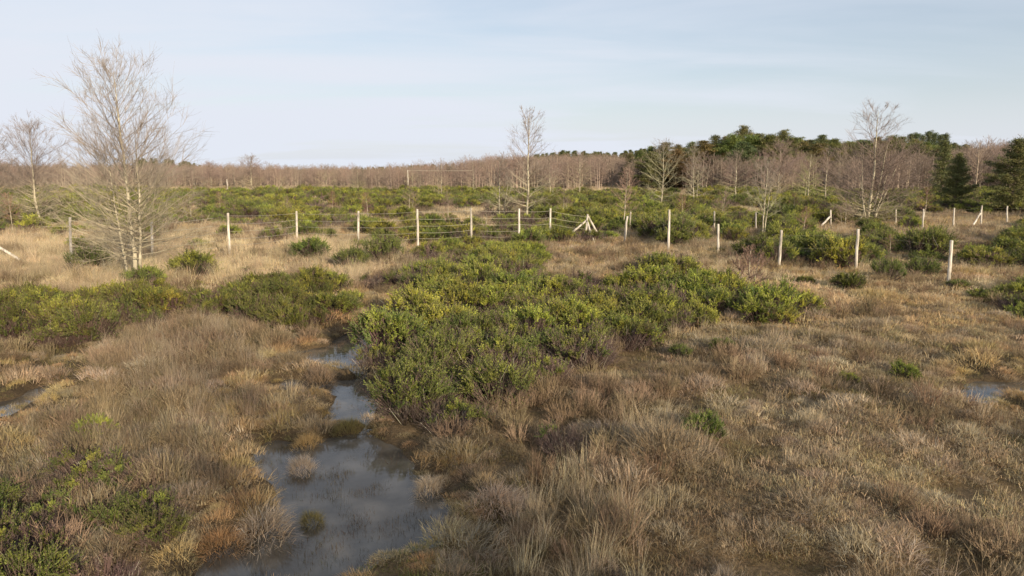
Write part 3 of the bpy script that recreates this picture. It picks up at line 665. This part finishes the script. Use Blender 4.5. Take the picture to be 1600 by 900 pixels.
# tall pale stalks
x, y, px, py = sample(26, 8, 0.8, 4.2, 46)
ok = (pool_sd(x, y) > 0.45) & ~shrub_cover(x, y); x, y, px, py = x[ok], y[ok], px[ok], py[ok]
jx, jy = jit(px, py, 14); bs = inpoly(jx, jy, BACKSTRAW); st = anyin(jx, jy, STALKS); lb = inpoly(jx, jy, L_BROWN); v = fbm(x, y, 1.5, 61)
pr = np.where(bs, 0.25 + .75 * sstep(.38, .55, fbm(x, y, 2.6, 65)), np.where(st, 0.9, np.where(lb, 0.40, np.where(py < 440, 0.5 * sstep(0.4, 0.6, v), 0.10 * sstep(0.5, 0.7, v)))))
ok = rng.uniform(0, 1, len(x)) < pr; x, y, bs, st, lb = x[ok], y[ok], bs[ok], st[ok], lb[ok]; n = len(x); r1 = rng.uniform(0, 1, n)
r2 = np.clip(sstep(.35, .65, fbm(x, y, 2.2, 63)) + rng.normal(0, .25, n), 0, 1)
tint = np.where(bs[:, None], mixc(STRAW * 1.08, TAN * .9, r2), np.where(lb[:, None], mixc(PINK, BROWN, r1), mixc(PINK, STRAW * 0.9, r1)))
lay('straw', 'tall_dry_grass', x, y, np.where(bs, 0.55 + .55 * fbm(x, y, 1.8, 64), np.where(st, 0.68, 0.58)) * (0.85 + 0.012 * y) * rng.uniform(0.6, 1.2, n), tint * rng.uniform(0.75, 1.2, (n, 1)), 'tall pale straw stalks standing in loose stands', 1.0)

# dead brown heath twigs
x, y, px, py = sample(18, 8, 0.9, 4.2, 40)
ok = (pool_sd(x, y) > 0.5); x, y, px, py = x[ok], y[ok], px[ok], py[ok]
jx, jy = jit(px, py, 16); lb = inpoly(jx, jy, L_BROWN) | inpoly(jx, jy, BLEFT); th = inpoly(jx, jy, THICKET); v = fbm(x, y, 1.2, 71)
pr = np.where(lb, 0.42, np.where(th, 0.08 + .55 * sstep(.47, .38, fbm(x, y, 1.5, 31)), 0.40 * sstep(0.52, 0.66, v))); ok = rng.uniform(0, 1, len(x)) < pr
x, y = x[ok], y[ok]; n = len(x)
lay('heath', 'dead_heath', x, y, (0.8 + 0.015 * y) * rng.uniform(0.6, 1.3, n), mixc(DARK * 1.8, BROWN * 1.15, rng.uniform(0, 1, n)) * rng.uniform(0.8, 1.3, (n, 1)), 'dead twiggy brown heath between the grass and the bushes', 0.95)

# coarse straw between the far bushes
n = 9000
y = np.sqrt(rng.uniform(34 ** 2, 125 ** 2, n)); x = rng.uniform(-1, 1, n) * (y * 0.82 + 3)
v = fbm(x, y, 6, 81)
lay('farpatch', 'far_straw_grass', x, y, 0.7 * rng.uniform(0.6, 1.3, n) * (0.7 + 0.006 * y), mixc(STRAW * 0.9, BROWN, sstep(0.3, 0.65, v)) * rng.uniform(0.75, 1.2, (n, 1)), 'straw coloured grass between the far heath bushes', 0.9)

n = 5000; x = rng.uniform(-4.5, 0.2, n); y = rng.uniform(4.8, 14.5, n); sdv = pool_sd(x, y); v = fbm(x, y, .4, 77); px, py = proj(x, y)
ok = (sdv < 0.0) & (v > np.where(inpoly(px, py, [(520, 760), (700, 770), (700, 860), (480, 890)]), .47, .60)) & (rng.uniform(0, 1, n) < .55); x, y = x[ok], y[ok]; n = len(x)
scatter('pool_weed', COLS['turf'], np.stack([x, y, np.full(n, WATER_Z - .015)], 1), np.stack([np.zeros(n), np.zeros(n), rng.uniform(0, 6.28, n)], 1), np.stack([rng.uniform(.3, .8, n)] * 2 + [rng.uniform(.7, 1.5, n)], 1), rng.integers(0, 5, n), mixc(np.array([.12, .075, .05]), OLIVE * .6, rng.uniform(0, 1, n)), 'dark wisps of water weed breaking the surface of the pools', 'weed')
# tussocks that stand alone in the water or at its edge
TUSS = [(472, 728, 42, 'TAN', 'pinkish tan tussock standing in the pool, largest of those in the water'), (487, 810, 36, 'OLIVE', 'dark olive tussock poking out of the middle of the pool'),
        (412, 832, 80, 'PINK', 'big shaggy straw tussock on the left bank of the lower pool'), (345, 850, 60, 'GOLD', 'golden tussock left of the lower pool beside the shaggy one'),
        (670, 762, 46, 'TAN', 'pale tan tussock on the right bank under the thicket'), (500, 592, 46, 'DARK', 'dark flat tussock crossing the narrow channel'), (455, 578, 46, 'DARK', 'dark tussock at the left end of the channel islet'),
        (1035, 735, 100, 'DARK', 'large dark grassy mound behind the pale stalks in the brown turf'), (780, 800, 70, 'TAN', 'tan tussock in the dark wet hollow below the thicket'), (545, 672, 40, 'OLIVE', 'olive tussock between the channel and the lower pool'), (480, 690, 38, 'GOLD', 'golden tussock on the top bank of the lower pool')]
for px_, py_, wd, cn, lab in TUSS:
    x, y = at(px_, py_); s = wd / FPX * math.hypot(y, CAM_H) / 0.46
    rs = np.random.default_rng(int(px_))
    V, F, c = cushion(900, 0.23, 0.17, 0.17, 0.0052, rs); me = mesh('grass_tussock', V, F, M['tuss'], colr=c)
    z = max(float(gz(np.array([x]), np.array([y]))[0]), WATER_Z - 0.02)
    o = obj('grass_tussock', me, None, (x, y, z)); o.scale = (s, s, s); o.color = (*{'TAN': PINK * 1.1, 'OLIVE': OLIVE, 'PINK': PINK, 'GOLD': GOLD, 'DARK': BROWN}[cn], 1); tag(o, lab, 'tussock')

# ------------------------------------------------------------------ bare trees
def bare_tree(seed, H, stems, spread, nbr=46, nsub=9, ntw=4, thick=0.75, low=0.12, lichen=0.45, wood=(0.24, 0.20, 0.168), up=1.0, lich=(0.36, 0.33, 0.21)):
    """stems: list of (dx, dy, lean_x, lean_y, height factor)"""
    rs = np.random.default_rng(seed); trunk = []; P0, P1, R0, R1, CC = [], [], [], [], []
    wood = np.array(wood); lich = np.array(lich)
    def addpoly(P, r, lev):
        for q in range(len(P) - 1):
            P0.append(P[q]); P1.append(P[q + 1]); R0.append(r[q]); R1.append(r[q + 1])
            hz = P[q][2] / H
            f = np.clip((lichen - hz) / 0.22 + 0.5, 0, 1) * (0.95 if lev < 2 else 0.7); f *= rs.uniform(0.5, 1.1)
            tw = wood * (1.0 if lev < 2 else 0.92) * rs.uniform(0.75, 1.25)
            CC.append(tw * (1 - min(f, 1)) + lich * min(f, 1) * rs.uniform(0.8, 1.15))
    def bend(p, d, ln, n, upw, wob):
        P = [p]; dd = d / np.linalg.norm(d)
        for _ in range(n):
            dd = dd + np.array([0, 0, upw]) + rs.normal(0, wob, 3); dd = dd / np.linalg.norm(dd)
            P.append(P[-1] + dd * ln / n)
        return P
    for dx, dy, lx, ly, hf in stems:
        h = H * hf; k = 14; t = np.linspace(0, 1, k)
        P = np.stack([dx + lx * t * h + np.cumsum(rs.normal(0, .012, k)) * h * .3, dy + ly * t * h + np.cumsum(rs.normal(0, .012, k)) * h * .3, t * h - 0.08], 1)
        r0 = 0.0135 * h * thick; rr = r0 * (1 - t) ** 0.85 + 0.006; rr[0] *= 1.35
        trunk.append(pipe(P, rr, 8))
        az = rs.uniform(0, 6.28)
        for b in range(int(nbr * hf)):
            tb = low + (0.97 - low) * (b + rs.uniform(0, 1)) / (nbr * hf); az += 2.4 + rs.normal(0, .35)
            p = np.array([np.interp(tb, t, P[:, q]) for q in range(3)])
            incl = np.interp(tb, [0.1, 0.3, 0.55, 1], [1.5, 1.25, 0.95, 0.55]) + rs.normal(0, .12)
            prof = np.interp(tb, [0.08, 0.25, 0.45, 0.7, 0.9, 1.0], [0.75, 1.0, 1.12, 0.98, 0.58, 0.25])
            ln = spread * prof * rs.uniform(0.65, 1.12)
            d = np.array([math.cos(az) * math.sin(incl), math.sin(az) * math.sin(incl), math.cos(incl)])
            B = bend(p, d, ln, 5, 0.065 * up, .05); rb = np.interp(tb, t, rr) * 0.42; rr_b = np.linspace(max(rb, .007), .0035, 6)
            addpoly(B, rr_b, 0)
            for s in range(nsub):
                f = rs.uniform(0.15, 1.0); q = min(int(f * 5), 4); pp = B[q] + (B[q + 1] - B[q]) * (f * 5 - q); dd = (B[q + 1] - B[q]); dd = dd / np.linalg.norm(dd)
                sd2 = dd + rs.normal(0, .42, 3); S = bend(pp, sd2, ln * rs.uniform(.24, .5) * (1.15 - .6 * f), 3, 0.05 * up, .06)
                addpoly(S, np.linspace(.0055, .003, 4) * max(1, thick * .9), 1)
                for _ in range(ntw):
                    f2 = rs.uniform(.2, 1); q2 = min(int(f2 * 3), 2); p3 = S[q2] + (S[q2 + 1] - S[q2]) * (f2 * 3 - q2); d3 = S[q2 + 1] - S[q2]; d3 = d3 / np.linalg.norm(d3) + rs.normal(0, .45, 3)
                    T = bend(p3, d3, ln * rs.uniform(.09, .24), 2, 0.05 * up, .08); addpoly(T, [.0034, .0026, .0018], 2)
    V, F = tubes(P0, P1, R0, R1, 3); C = np.repeat(np.array(CC), 6, 0)
    Vt, Ft = merge(trunk)
    return (Vt, Ft), (V, F, C)
def put_tree(name, seed, label, px, py, top, cat='tree', group=None, cache={}, key=None, ref_h=None, tint=(1, 1, 1), rz=0, yscale=None, **kw):
    x, y = at(px, py); _, zt = height_at(px, top, y); z = float(gz(np.array([x]), np.array([y]))[0]); H = zt - z
    kk = key or seed
    if kk not in cache:
        (Vt, Ft), (V, F, C) = bare_tree(seed, **kw)
        cache[kk] = (mesh('trunk', Vt, Ft, M['bark'], smooth=True), mesh('branches', V, F, M['bare'], colr=C), kw['H'])
    a, b, h0 = cache[kk]; t = thing(name, label, cat, (x, y, z), rz, group); s = H / h0; sx = s * (yscale or 1); t.scale = (sx, sx, s)
    o = obj('trunk', a, t); o2 = obj('branches', b, t); o2.color = (*tint, 1)
    return t
put_tree('bare_tree', 11, 'tallest leafless tree with several pale lichened stems at left before the fence', 212, 446, 108, H=8.15, thick=.8,
         stems=[(0, 0, -0.012, 0.01, 1.0), (0.22, 0.08, 0.045, 0.03, 0.70), (-0.2, 0.05, -0.06, -0.02, 0.62)], spread=2.9, nbr=72, nsub=10, ntw=5, low=0.16, lichen=0.5, wood=(0.285, 0.25, 0.205))
put_tree('bare_tree', 12, 'slender leafless tree with a pale trunk behind the fence at centre', 822, 350, 176, H=7.2,
         stems=[(0, 0, 0.02, 0, 1.0)], spread=1.95, nbr=50, nsub=10, ntw=5, low=0.14, lichen=0.45)
put_tree('bare_tree', 13, 'large broad leafless tree behind the white posts on the right', 1356, 352, 170, yscale=1.3, H=8.0,
         stems=[(0, 0, 0.0, 0, 1.0), (0.2, 0.1, 0.09, 0.02, .72), (-0.15, .1, -.07, .03, .6), (.1, -.1, .28, -.02, .55), (-.1, -.1, -.2, -.02, .45), (.2, 0, .2, .1, .6)], spread=2.6, nbr=48, nsub=10, ntw=5, low=0.06, lichen=0.2, wood=(0.21, 0.165, 0.135))
put_tree('bare_tree', 14, 'leafless tree with pale straight trunk left of the tallest one', 64, 357, 197, H=6.2,
         stems=[(0, 0, 0.0, 0, 1.0), (-.15, .1, -.1, 0, .55)], spread=2.3, nbr=80, nsub=10, ntw=5, low=0.1, lichen=0.4)
put_tree('bare_tree', 14, 'leafless tree cut off by the left edge of the photo', -14, 362, 200, key=14, H=6.2, rz=2.0)
put_tree('bare_tree', 15, 'forked pale lichened leafless tree behind the posts right of centre', 1192, 372, 250, H=5.0,
         stems=[(0, 0, 0.01, 0, 1.0), (.05, .05, .08, 0, .8)], spread=1.5, nbr=32, nsub=7, ntw=4, low=0.3, lichen=0.6)
put_tree('bare_tree', 16, 'pale lichened spreading leafless tree before the evergreen ridge', 1033, 327, 222, H=5.4,
         stems=[(0, 0, 0.0, 0, 1.0)], spread=2.0, nbr=44, nsub=8, ntw=4, low=0.1, lichen=0.75)
put_tree('bare_tree', 17, 'thin twin-stemmed leafless tree between two pale bare trees right of centre', 1083, 322, 228, H=5.4,
         stems=[(0, 0, 0.0, 0, 1.0), (.3, .1, .05, 0, .7)], spread=1.4, nbr=36, nsub=8, ntw=4, low=0.2, lichen=0.55)
put_tree('bare_tree', 18, 'slim reddish sapling behind the fence corner with braces', 975, 362, 262, H=3.4,
         stems=[(0, 0, 0.01, 0, 1.0)], spread=0.9, nbr=36, nsub=7, ntw=3, low=0.3, lichen=0.1, wood=(0.27, 0.18, 0.145), thick=.7)
put_tree('bare_tree', 19, 'twiggy leafless sapling just left of the slender centre tree', 780, 345, 250, H=3.6,
         stems=[(0, 0, 0.01, 0, 1.0), (.2, 0, .12, 0, .7)], spread=1.3, nbr=30, nsub=7, ntw=4, low=0.15, lichen=0.55, thick=.8)
put_tree('bare_shrub', 20, 'brown leafless twiggy bush in the turf right of the thicket', 1168, 462, 385, cat='bush', H=1.4,
         stems=[(0, 0, 0.0, 0, 1.0), (.1, 0, .2, .1, .8), (-.1, 0, -.2, 0, .8)], spread=0.55, nbr=26, nsub=7, ntw=3, low=0.1, lichen=0.0, wood=(0.2, 0.135, 0.105), thick=.7)
for q, (px_, py_, tp) in enumerate([(1255, 372, 322), (1130, 352, 300), (575, 345, 300), (700, 350, 300), (520, 338, 298), (450, 345, 308), (1065, 350, 302), (880, 345, 296), (1445, 345, 290), (1320, 360, 312), (345, 340, 298), (640, 335, 290), (1390, 405, 365), (300, 352, 305), (20, 365, 300), (420, 380, 345), (1240, 345, 300), (760, 365, 318)]):
    put_tree('bare_sapling', [18, 19][q % 2], 'thin brown leafless sapling rising out of the green heath', px_, py_, tp, cat='sapling', key=[18, 19][q % 2], H=[3.4, 3.6][q % 2], rz=q * 1.7, yscale=random.uniform(.9, 1.5), tint=(.95, .85, .8), group='saplings in the heath')
FARB = [(395, 300, 246), (510, 300, 258), (690, 312, 250), (740, 305, 252), (560, 300, 262), (440, 302, 268), (1262, 318, 240), (1150, 318, 238), (1215, 312, 225), (905, 310, 240), (860, 312, 245), (1290, 318, 235), (330, 298, 255), (645, 302, 262)]
for q, (px_, py_, tp) in enumerate(FARB):
    kk = [14, 16, 17, 12][q % 4]; hh = {14: 6.2, 16: 5.4, 17: 5.4, 12: 7.2}[kk]
    if q == 6: lab = 'short yellow-green lichened leafless tree at the foot of the ridge wood'
    else: lab = None
    t = put_tree('bare_tree', kk, lab or 'pale leafless tree standing at the front of the far brown wood', px_, py_, tp, key=kk, H=hh, rz=q * 1.3, yscale=random.uniform(1.0, 1.5), tint=(1, 0.95, 0.9) if q != 6 else (1.1, 1.15, 0.8), group=None if q == 6 else 'pale bare trees before the far wood')
# the far brown wood: one mass of leafless trees
wood = []
for q in range(6):
    (Vt, Ft), (V, F, C) = bare_tree(60 + q, H=5.0, stems=[(0, 0, 0.0, 0, 1.0), (.3, .2, .08, .03, .85), (-.3, -.1, -.07, .05, .8)][:2 + q % 2], spread=1.55, nbr=26, nsub=7, ntw=4, low=0.2, lichen=0.12, wood=(0.22, 0.18, 0.152), thick=1.1)
    Va, Fa = merge([(Vt, Ft), (V, F)]); Ca = np.concatenate([np.full((len(Vt), 3), (0.29, 0.25, 0.205)), C])
    wood.append(mesh('wood_tree', Va, Fa, M['bare_i'], colr=Ca))
WOODC = protos('woodproto', wood)
n = 2600; yy = rng.uniform(88, 185, n); xx = rng.uniform(-1, 1, n) * (yy * 0.85 + 5)
px, py = proj(xx, yy)
front = 104 + 22 * (fbm(xx, yy * 0 + 3, 26, 91) - .5) - 12 * sstep(850, 1300, px) + 6 * sstep(600, 200, px)
ok = yy > front; xx, yy = xx[ok], yy[ok]; n = len(xx); px, py = proj(xx, yy)
topy = np.interp(px, [-100, 250, 400, 600, 700, 760, 850, 950, 1010, 1100, 1200, 1300, 1450, 1550, 1700], [257, 257, 259, 262, 255, 247, 245, 243, 250, 246, 246, 240, 242, 228, 230])
hs = (3.6 + (262 - topy) * yy / 1069 - gz(xx, yy)) / 5.0 * rng.uniform(0.62, 1.0, n) ** .8 * rng.choice([1.05, 1.2], n, p=[.8, .2])
scatter('far_bare_wood', WOODC, np.stack([xx, yy, gz(xx, yy)], 1), np.stack([np.zeros(n), np.zeros(n), rng.uniform(0, 6.28, n)], 1), np.stack([np.maximum(hs, .6) * 1.15, np.maximum(hs, .6) * 1.15, hs], 1),
        rng.integers(0, 6, n), mixc(np.array([1.28, 1.15, 1.08]), np.array([1.05, 1.02, .97]), rng.uniform(0, 1, n)), 'reddish brown leafless wood stretching across the far side of the bog', 'wood')

# ------------------------------------------------------------------ evergreens
def evergreen(seed, H, shape, nb=60, clumps=9, leaf=0.16):
    rs = np.random.default_rng(seed); t = np.linspace(0, 1, 8)
    Vt, Ft = pipe(np.stack([np.cumsum(rs.normal(0, .02, 8)), np.cumsum(rs.normal(0, .02, 8)), t * H * 0.96 - .1], 1), 0.02 * H * (1 - t) + .015, 7)
    P, D, B0, B1 = [], [], [], []; az = 0
    for b in range(nb):
        tb = 0.1 + 0.9 * ((b + rs.uniform(0, 1)) / nb) ** 0.9; az += 2.4 + rs.normal(0, .5)
        if shape == 'cone': ln = H * 0.26 * (1.05 - tb) ** 0.75 * rs.uniform(.6, 1.2); inc = 1.35 - .5 * tb
        elif shape == 'spire': ln = H * 0.13 * (1.08 - tb) ** 0.6 * rs.uniform(.6, 1.2); inc = 0.9 - .3 * tb
        else: ln = H * 0.34 * np.interp(tb, [0.1, .3, .5, .75, 1], [.75, 1, .82, .5, .06]) * rs.uniform(.4, 1.4); inc = 1.45 - .55 * tb + rs.normal(0, .12)
        p = np.array([0, 0, tb * H * .96]); d = np.array([math.cos(az) * math.sin(inc), math.sin(az) * math.sin(inc), math.cos(inc)])
        e = p + d * ln; B0.append(p); B1.append(e)
        nc = max(3, int(clumps * .8 * ln / (H * .2)))
        for c in range(nc):
            f = rs.uniform(.3, 1.05); q = p + d * ln * f + rs.normal(0, .07 * H * .22, 3) * np.array([1, 1, .45]); P.append(q); D.append(d)
    P = np.array(P); D = np.array(D); k = 40; m = len(P)
    pos = P[:, None] + rs.normal(0, 1, (m, k, 3)) * np.array([.23, .23, .085]) * (H / 8)
    ld = D[:, None] * .8 + rs.normal(0, .55, (m, k, 3)); ld /= np.linalg.norm(ld, axis=-1, keepdims=True)
    sd3 = np.cross(ld, rs.normal(0, .5, (m, k, 3)) + np.array([0, 0, 1.])); sd3 /= np.linalg.norm(sd3, axis=-1, keepdims=True) + 1e-6
    ll = leaf * rs.uniform(.6, 1.3, (m, k, 1)) * (H / 8); lw = ll * .22
    V = np.stack([pos, pos + ld * ll * .5 - sd3 * lw, pos + ld * ll, pos + ld * ll * .5 + sd3 * lw], 2).reshape(-1, 3); F = np.arange(len(V)).reshape(-1, 4)
    c = rs.uniform(.6, 1.35, (m, 1)) * np.array([[1, 1, 1]]); warm = rs.uniform(0, 1, (m, 1)); base = np.array([.10, .125, .05]) * (1 - warm * .75) + np.array([.235, .215, .08]) * warm * .75
    C = np.repeat(c * base, k * 4, 0) * np.repeat(rs.uniform(.75, 1.25, (m * k, 1)), 4, 0)
    Vb, Fb = tubes(B0, B1, np.full(nb, .018 * H / 4), np.full(nb, .008 * H / 8), 4)
    Vtt, Ftt = merge([(Vt, Ft), (Vb, Fb)])
    return (Vtt, Ftt), (V, F, C)
EV = []; evf = []
for q, (sh, nb, cl) in enumerate([('broad', 90, 12), ('broad', 95, 12), ('broad', 85, 13), ('cone', 90, 9), ('cone', 80, 9), ('spire', 80, 8)]):
    (Vt, Ft), (V, F, C) = evergreen(200 + q, 8.0, sh, nb, cl)
    EV.append((mesh('trunk', Vt, Ft, M['darkbark'], smooth=True), mesh('foliage', V, F, M['needle'], colr=C)))
    Va, Fa = merge([(Vt, Ft), (V, F)]); evf.append(mesh('evergreen', Va, Fa, M['needle_i'], colr=np.concatenate([np.full((len(Vt), 3), (.08, .06, .045)), C])))
EVC = protos('evergreenproto', evf)
def put_ever(kind, label, px, base_py, top, wd=1.0, group=None, tint=(1, 1, 1), dist=None, name='evergreen_tree'):
    x, y = at(px, base_py)
    if dist: x = (px - 800) / FPX * dist; y = dist
    z = float(gz(np.array([x]), np.array([y]))[0]); xx, zt = height_at(px, top, y); x = xx
    H = zt - z; s = H / 8.0; t = thing(name, label, 'tree', (x, y, z), random.uniform(0, 6.28), group); t.scale = (s * wd, s * wd, s)
    obj('trunk', EV[kind][0], t); o = obj('foliage', EV[kind][1], t); o.color = (*tint, 1)
put_ever(0, 'rounded dark evergreen with a short pale trunk left of the one at the right edge', 1500, 330, 238, 0.82, tint=(1, 1.05, 1.0))
put_ever(1, 'big dark layered evergreen cut by the right edge of the photo', 1594, 335, 214, 1.0, tint=(.95, .93, .9))
put_ever(3, 'dark pointed evergreen directly behind the rounded dark evergreen at right', 1478, 322, 218, .9, tint=(.95, 1, 1))
put_ever(0, 'tallest broad evergreen on top of the ridge wood', 1163, 0, 195, .95, dist=118, tint=(1.1, 1.05, .95))
put_ever(2, 'broad evergreen second from the tallest towards the right on the ridge', 1226, 0, 202, 1.0, dist=122)
put_ever(1, 'dome shaped evergreen standing right of the gap on the ridge', 1285, 0, 209, .95, dist=124)
RIDGE = [(985, 240, 4), (1000, 236, 3), (1018, 229, 2), (1040, 222, 1), (1060, 226, 0), (1082, 222, 2), (1100, 219, 1), (1118, 211, 3), (1135, 213, 0), (1145, 210, 2), (1185, 208, 1), (1205, 210, 0), (1250, 215, 2), (1268, 218, 1), (1305, 217, 0), (1325, 222, 2), (1345, 218, 1), (1372, 214, 0), (1395, 212, 2), (1410, 213, 1), (1450, 222, 0), (1470, 228, 2), (1340, 226, 1), (1430, 218, 2), (1015, 245, 0), (1050, 240, 1), (1090, 238, 2), (1130, 232, 0), (1170, 228, 1), (1210, 228, 2), (1245, 232, 0), (1290, 234, 1)]
for q, (px_, tp, kd) in enumerate(RIDGE):
    put_ever(kd, 'dark olive evergreen packed into the ridge wood', px_, 0, tp - 1, random.uniform(1.1, 1.45), 'evergreens of the ridge wood', tuple(random.uniform(.85, 1.2) * v for v in (1.05, 1.0, .9)), dist=random.uniform(112, 138))
for q, px_ in enumerate(range(992, 1490, 13)):
    tp = np.interp(px_, [992, 1040, 1100, 1160, 1230, 1290, 1370, 1440, 1490], [244, 232, 222, 212, 214, 220, 220, 222, 240]) + random.uniform(-3, 9)
    put_ever([0, 1, 2][q % 3], 'dark olive evergreen packed into the ridge wood', px_ + random.uniform(-4, 4), 0, tp, random.uniform(1.2, 1.6), 'evergreens of the ridge wood', tuple(random.uniform(.8, 1.2) * v for v in (1.05, 1.0, .9)), dist=random.uniform(106, 128))
for q, px_ in enumerate([1424, 1433, 1442, 1452, 1461, 1470, 1478]):
    put_ever(5, 'bluish pointed conifer in the tight row rising behind the ridge wood', px_, 0, 204 + (q % 3) * 3 + (4 if q in (0, 6) else 0), 1.1, 'row of pointed conifers', (.9, 1.0, 1.25), dist=150)
xs_ = np.concatenate([rng.uniform(-165, 185, 420), rng.uniform(0, 90, 160)]); ys_ = rng.uniform(205, 260, len(xs_)); px, py = proj(xs_, ys_)
topy = np.interp(px, [-100, 180, 225, 270, 330, 500, 640, 760, 820, 880, 960, 1000, 1500, 1530, 1700], [259, 259, 249, 248, 261, 265, 259, 254, 246, 237, 240, 234, 226, 232, 232])
n = len(px); hh = (3.6 + (262 - topy) * ys_ / 1069 - gz(xs_, ys_)) / 8.0 * rng.uniform(0.78, 1.06, n)
scatter('far_evergreen_wood', EVC, np.stack([xs_, ys_, gz(xs_, ys_)], 1), np.stack([np.zeros(n), np.zeros(n), rng.uniform(0, 6.28, n)], 1), np.stack([hh * 1.1, hh * 1.1, hh], 1), rng.integers(0, 6, n), np.tile([.95, 1.0, 1.05], (n, 1)), 'low line of dark evergreens on the horizon behind the brown wood', 'wood')

# ------------------------------------------------------------------ fences
def pole(p0, p1, r=0.055, seed=0, n=9):
    rs = np.random.default_rng(seed); p0 = np.array(p0, float); p1 = np.array(p1, float)
    t = np.linspace(0, 1, 6); P = p0[None] * (1 - t[:, None]) + p1[None] * t[:, None] + rs.normal(0, .006, (6, 3))
    P = np.concatenate([P, P[-1:] + (P[-1:] - P[-2:-1]) * 0.02]); rr = np.concatenate([r * np.linspace(1.06, .92, 6) * rs.uniform(.96, 1.04, 6), [r * .7]])
    return pipe(P, rr, n)
def post_ends(pxb, pyb, pxt, pyt):
    x, y = at(pxb, pyb); z = float(gz(np.array([x]), np.array([y]))[0]); xt, zt = height_at(pxt, pyt, y)
    return (x + (x - xt) * .12, y, z - .18), (xt, y, zt)
def add_post(root, origin, ends, mt, r=0.055, name='post', label=None):
    V, F = pole(*ends, r, seed=int(abs(ends[0][0]) * 1000) % 9999); V = V - np.array(origin)
    o = obj(name, mesh(name, V, F, mt, smooth=False), root)
    if label: o['label'] = label
    return o
def fence(label, posts, wires, r=0.049, wr=0.0045):
    e = [post_ends(*p[:4]) for p in posts]; org = e[0][0]; org = (org[0], org[1], 0)
    root = thing('post_and_wire_fence', label, 'fence', org)
    for q, p in enumerate(posts): add_post(root, org, e[q], M['greypost'] if len(p) > 4 else M['post'], r, label='grey weathered post' if len(p) > 4 else None)
    for hgt in wires:
        P = []
        for a, b in zip(e[:-1], e[1:]):
            A = np.array([a[1][0], a[0][1] - .06, a[1][2] - hgt]); B = np.array([b[1][0], b[0][1] - .06, b[1][2] - hgt])
            for s in np.linspace(0, 1, 6)[:-1]: P.append(A + (B - A) * s - np.array([0, 0, .05 * s * (1 - s) * 4]))
        P.append(B); V, F = pipe(np.array(P) - np.array(org), wr, 4)
        obj('wire', mesh('wire', V, F, M['wire'], smooth=True), root)
    return root, org
LEFT = [(112, 417, 109, 340, 'g'), (238, 402, 237, 346), (359, 405, 356, 333), (464, 379, 463, 330), (560, 389, 560, 330), (653, 391, 652, 327), (737, 384, 736, 325), (811, 384, 811, 326), (860, 379, 860, 326), (914, 377, 918, 335)]
rt, org = fence('wire fence with white posts from the big bare tree to a braced corner post', LEFT, (0.10, 0.42, 0.72, 1.02, 1.28), wr=0.0058)
cx, cy = at(914, 377)
def brace(root, org, a, b, ya, yb, r=0.045):
    xa, za = height_at(*a, ya); xb, zb = height_at(*b, yb)
    return add_post(root, org, ((xb, yb, zb), (xa, ya, za)), M['post'], r, 'brace')
brace(rt, org, (917, 344), (880, 375), cy - .12, cy - .35); brace(rt, org, (917, 345), (929, 381), cy - .15, cy - 1.0); brace(rt, org, (919, 338), (938, 372), cy + .1, cy + .5, .05)
V = None
lx, ly = at(47, 416); brace(rt, org, (-40, 364), (46, 415), ly + .4, ly, .05)
RIGHT = [(975, 384, 980, 338), (1044, 394, 1046, 328), (1122, 399, 1122, 350), (1217, 419, 1221, 360), (1337, 424, 1341, 358), (1481, 452, 1487, 376)]
rt2, org2 = fence('row of white posts coming nearer from the braced corner to the right', RIGHT, (0.15, 0.6), r=0.05, wr=0.0012)
FARR = [(984, 362, 985, 331), (1116, 362, 1116, 330), (1181, 362, 1181, 332, 'g'), (1298, 354, 1298, 328), (1399, 352, 1400, 326), (1441, 362, 1443, 327), (1489, 360, 1491, 325), (1532, 358, 1534, 321), (1573, 352, 1574, 322), (1640, 352, 1641, 321)]
rt3, org3 = fence('farther fence of white posts in straw crossing behind the broad bare tree', FARR, (0.12, 0.5), r=0.048, wr=0.0012)
by = at(1298, 354)[1]; brace(rt3, org3, (1298, 337), (1283, 353), by - .1, by - .3, .06)
by = at(1532, 358)[1]; brace(rt3, org3, (1532, 333), (1518, 355), by - .1, by - .3, .05)
by = at(1337, 352)[1]; brace(rt3, org3, (1347, 338), (1335, 354), by - .1, by - .3, .05)
# thin poles far off
def far_pole(px, py, tp, label, wire=None):
    x, y = at(px, py); _, zt = height_at(px, tp, y); z = float(gz(np.array([x]), np.array([y]))[0])
    t = thing('thin_pole', label, 'pole', (x, y, z)); V, F = pole((0, 0, -.2), (0, 0, zt - z), .06, 5); obj('shaft', mesh('shaft', V, F, M['post']), t)
    if wire:
        xb, zb = height_at(wire, tp + 1, y); P = [np.array([(xb - x) * s, 0, zt - z - .05 - .12 * s * (1 - s)]) for s in np.linspace(0, 1, 9)]
        V, F = pipe(P, .02, 4); obj('wire', mesh('wire', V, F, M['wire']), t)
far_pole(638, 300, 266, 'tall thin white pole with a taut wire before the far brown wood', 738)
far_pole(356, 302, 280, 'short thin pale pole in the far heath left of centre')

# ------------------------------------------------------------------ the wood behind the photographer, whose shade lies over the near bog
n = 42; sx = rng.uniform(-15, 66, n); sy = -12.5 - 0.33 * sx - rng.uniform(0, 9, n) - 7 * sstep(18, 32, sx)
hh = rng.uniform(1.9, 2.5, n)
scatter('wood_behind', WOODC, np.stack([sx, sy, gz(sx, sy)], 1), np.stack([np.zeros(n), np.zeros(n), rng.uniform(0, 6.28, n)], 1), np.stack([hh, hh, hh], 1), rng.integers(0, 6, n), np.ones((n, 3)), 'leafless wood behind the viewpoint shading the near bog', 'wood')
